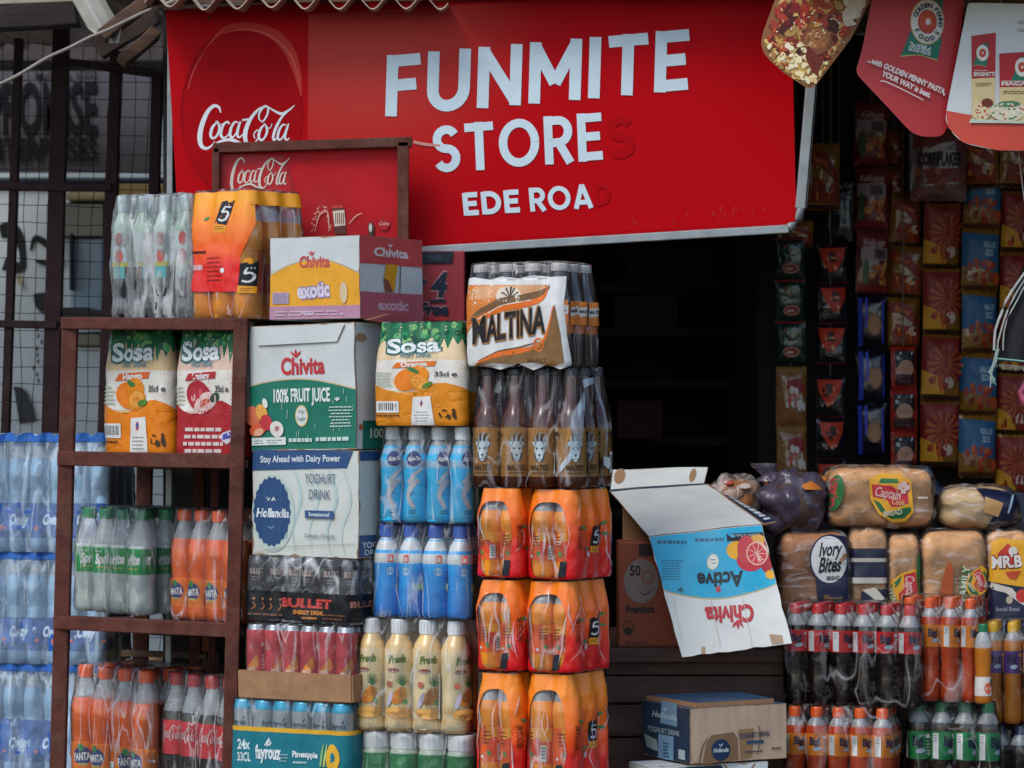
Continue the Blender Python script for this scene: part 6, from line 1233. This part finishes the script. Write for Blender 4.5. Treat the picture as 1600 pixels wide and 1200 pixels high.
def d(p):
    def scat(n, x0, y0, x1, y1, cols, a, asp=.6, dens=None):
        k = 0
        for _ in range(n*8):
            x, y = random.uniform(x0, x1), random.uniform(y0, y1)
            if all(inside(x+dx, y+dy, food) for dx, dy in ((a, 0), (-a, 0), (0, a), (0, -a))) and (dens is None or dens(x, y)):
                p.ell(x, y, a*random.uniform(.5, 1), a*asp*random.uniform(.5, 1), random.choice(cols), 9, rot=random.uniform(0, 180)); k += 1
                if k >= n: break
    p.fine = True
    scat(170, 1186, -10, 1366, 140, ['b08a4a', 'c89a50', '8a5a28', '7a2a18', 'd8b070', '9a3a20'], 12)
    scat(110, 1186, 40, 1300, 140, ['dcc48a', 'e2d2a0', 'c8a050', 'd8b870', 'a87a3a'], 6, .6, lambda x, y: y > 60+(x-1190)*.35)
    scat(60, 1200, 10, 1340, 90, ['7a1c14', '9a2a1c', '5a120e', 'a83a22', '4a1410', 'b85030'], 12, .5, lambda x, y: y < 76+(x-1200)*.2)
    scat(60, 1205, 12, 1335, 110, ['3a0e0c', 'c8602c', '8a1c14', 'd88a4a', 'e0a868'], 4, .5)
    p.ell(1275, 64, 25, 22, '7d4a2a', rot=-20); p.ell(1277, 60, 20, 15, '9a6034', rot=-20)
    for _ in range(40): a = random.uniform(0, 2*pi); q = random.random()**.5; p.ell(1276+cos(a)*q*21, 62+sin(a)*q*17, random.uniform(1, 2.6), random.uniform(.8, 1.8), random.choice(('b07a48', '6a3a20', '8a5030', 'c08a54')), 7)
    scat(34, 1210, 15, 1330, 100, ['e8dcc0', 'dcd0b4', 'f0e8d4'], 3, .4)
    scat(26, 1195, 70, 1265, 135, ['ece0bc', 'e8d8a8'], 6.5, .7); 
    for _ in range(24):
        x, y = random.uniform(1195, 1275), random.uniform(68, 130)
        if inside(x, y+6, food) and inside(x-6, y, food): p.ell(x, y, 1.8, 1.4, '8a6430', 7)
    p.poly([(1262, 70), (1258, 90), (1268, 112), (1276, 118), (1286, 96)], '6a2418')
    scat(30, 1320, -10, 1362, 40, ['c8bca8', 'd4c8b4'], 10)
pennant('paper pennant printed with a plate of macaroni and meat stew', food, '8a5a30', d, curl=.012)
redp = roundpoly([(1374, -60, 4), (1512, -60, 4), (1508, 8, 4), (1484, 190, 10), (1474, 213, 26), (1430, 214, 26), (1352, 128, 16), (1338, 112, 16), (1348, 78, 14)], 10)
def goldlogo(p, x, y, k):
    p.poly([(x-6*k, y-40*k), (x+26*k, y-44*k), (x+22*k, y+36*k), (x-36*k, y+40*k)], '1f5f52'); p.poly([(x-28*k, y+20*k), (x+23*k, y+28*k), (x+16*k, y+60*k), (x+2*k, y+56*k), (x-14*k, y+52*k), (x-42*k, y+54*k)], '1f6f5a'); p.stroke([(x-42*k, y+54*k), (x-14*k, y+52*k), (x+2*k, y+56*k), (x+16*k, y+60*k)], 1.6*k, 'c0aa5a')
    p.ell(x, y, 27*k, 36*k, 'c0a060'); p.ell(x, y, 25.5*k, 34*k, 'd6d6d0'); p.ell(x, y, 15*k, 19*k, 'b03a26'); p.ell(x-2*k, y-2*k, 11*k, 14*k, 'c04a30'); p.ell(x+1*k, y, 4*k, 5*k, 'd6d6d0')
def d(p):
    x, y, k = 1449, 34, 1; goldlogo(p, x, y, k)
    for s_, a0, a1, fl in (('GOLDEN PENNY', 205, 375, 1), ('FOODS', 150, 40, -1)):
        for i, ch in enumerate(s_):
            a = R(a0+(a1-a0)*(i/(len(s_)-1)))
            p.text(ch, x+cos(a)*(17 if fl > 0 else 23), y+sin(a)*(22 if fl > 0 else 31), 7, '1a2430', None, 'c', bold=.03, rot=-math.degrees(a)-90 if fl > 0 else -math.degrees(a)+90)
    p.text('The HOME of', 1420, 72, 6, 'c4d4cc', 34, bold=.04, rot=-14); p.text('GOOD FOOD', 1418, 79, 6.5, 'c4d4cc', 36, bold=.04, rot=-14)
    p.text('...with GOLDEN PENNY PASTA,', 1355, 96, 8, 'd8ccc8', 132, bold=.05, rot=-23.5); p.text('YOUR WAY is best.', 1376, 118, 8, 'd8ccc8', 84, bold=.05, rot=-25); p.stroke([(1375, 127, 1.6), (1388, 130, 1.8), (1442, 157, 1.6)], 1, 'd8ccc8')
pennant('red paper pennant with a round white and gold foods badge', redp, mat('red_pennant_paper', 'b02428', .5, var=.1, vs=5), d, curl=.02, Y=YP+.01)
wp = roundpoly([(1513, 4, 4), (1700, 8, 4), (1700, 230, 10), (1620, 235, 30), (1560, 236, 30), (1500, 222, 34), (1478, 190, 14), (1481, 165, 10)], 10)
def packlet(p, x0, y0, x1, y1, word):
    p.poly([(x0, y0), (x1, y0-5), (x1-2, y1), (x0+1, y1+2)], 'a82028'); h = y1-y0; p.poly([(x0, y0+h*.5), (x1-1, y0+h*.5-2), (x1-2, y1), (x0+1, y1+2)], 'd0bd8a')
    goldlogo(p, x0+(x1-x0)*.45, y0+h*.2, .36 if x1-x0 < 45 else .42); p.text(word, x0+3, y0+h*.47, 6, 'd4ccc4', x1-x0-5, bold=.04); p.lines(x0+4, y0+h*.4, (x1-x0)*.7, 2, 4, 1.6, 'c8a8a0'); p.lines(x0+6, y0+h*.55, (x1-x0)*.7, 2, 3, 1.2, '6a5a30')
def d(p):
    p.poly([(1479, 172), (1520, 180), (1700, 186), (1700, 232), (1620, 235), (1560, 235), (1505, 222), (1482, 198)], mat('orange_red_pennant_paper', 'c2402a', .5, var=.1))
    packlet(p, 1518, 56, 1556, 190, 'SPAGHETTI'); packlet(p, 1561, 84, 1640, 190, 'MACARONI'); p.poly([(1516, 186), (1600, 190), (1660, 190), (1660, 194), (1514, 192)], 'b8c4b4')
    p.ell(1533, 174, 15, 14, 'd4c49a'); p.ell(1533, 174, 11, 10, 'dccfa8'); p.ell(1542, 161, 9, 7, '6a2c1c'); p.ell(1574, 174, 28, 16, 'd2cdb4'); p.ell(1576, 163, 18, 5, '4a7a5a')
    p.fine = True
    for _ in range(50): a = random.uniform(0, 2*pi); q = random.random()**.5; p.ell(1574+cos(a)*q*25, 174+sin(a)*q*13, 2.4, 1.5, random.choice(('e0dac0', 'c04a34', '4a7a4a', 'd8d0b0', 'c8c0a0')), 7)
    for _ in range(24): a = random.uniform(0, 2*pi); q = random.random()**.5; p.ell(1533+cos(a)*q*12, 175+sin(a)*q*10, 1.8, 1.4, random.choice(('c8a060', 'c04a34', 'dcd0a0')), 7)
    p.lines(1590, 32, 40, 2, 12, 4, 'b8b0a8')
pennant('white paper pennant with spaghetti and macaroni packs on it', wp, mat('white_pennant_paper', 'c8cdcd', .5, var=.06), d, curl=.012, Y=YP-.01)
mb = MB(); mb.tube([P(x, -22+((x-1400)/230)**2*4, YP+.006) for x in range(1150, 1760, 30)], .0022, mat('bunting_string', 'a8a49a', .8), 6); tag(mb.build('bunting_string', smooth=True), 'thin bunting string from which the paper pennants hang', 'string')
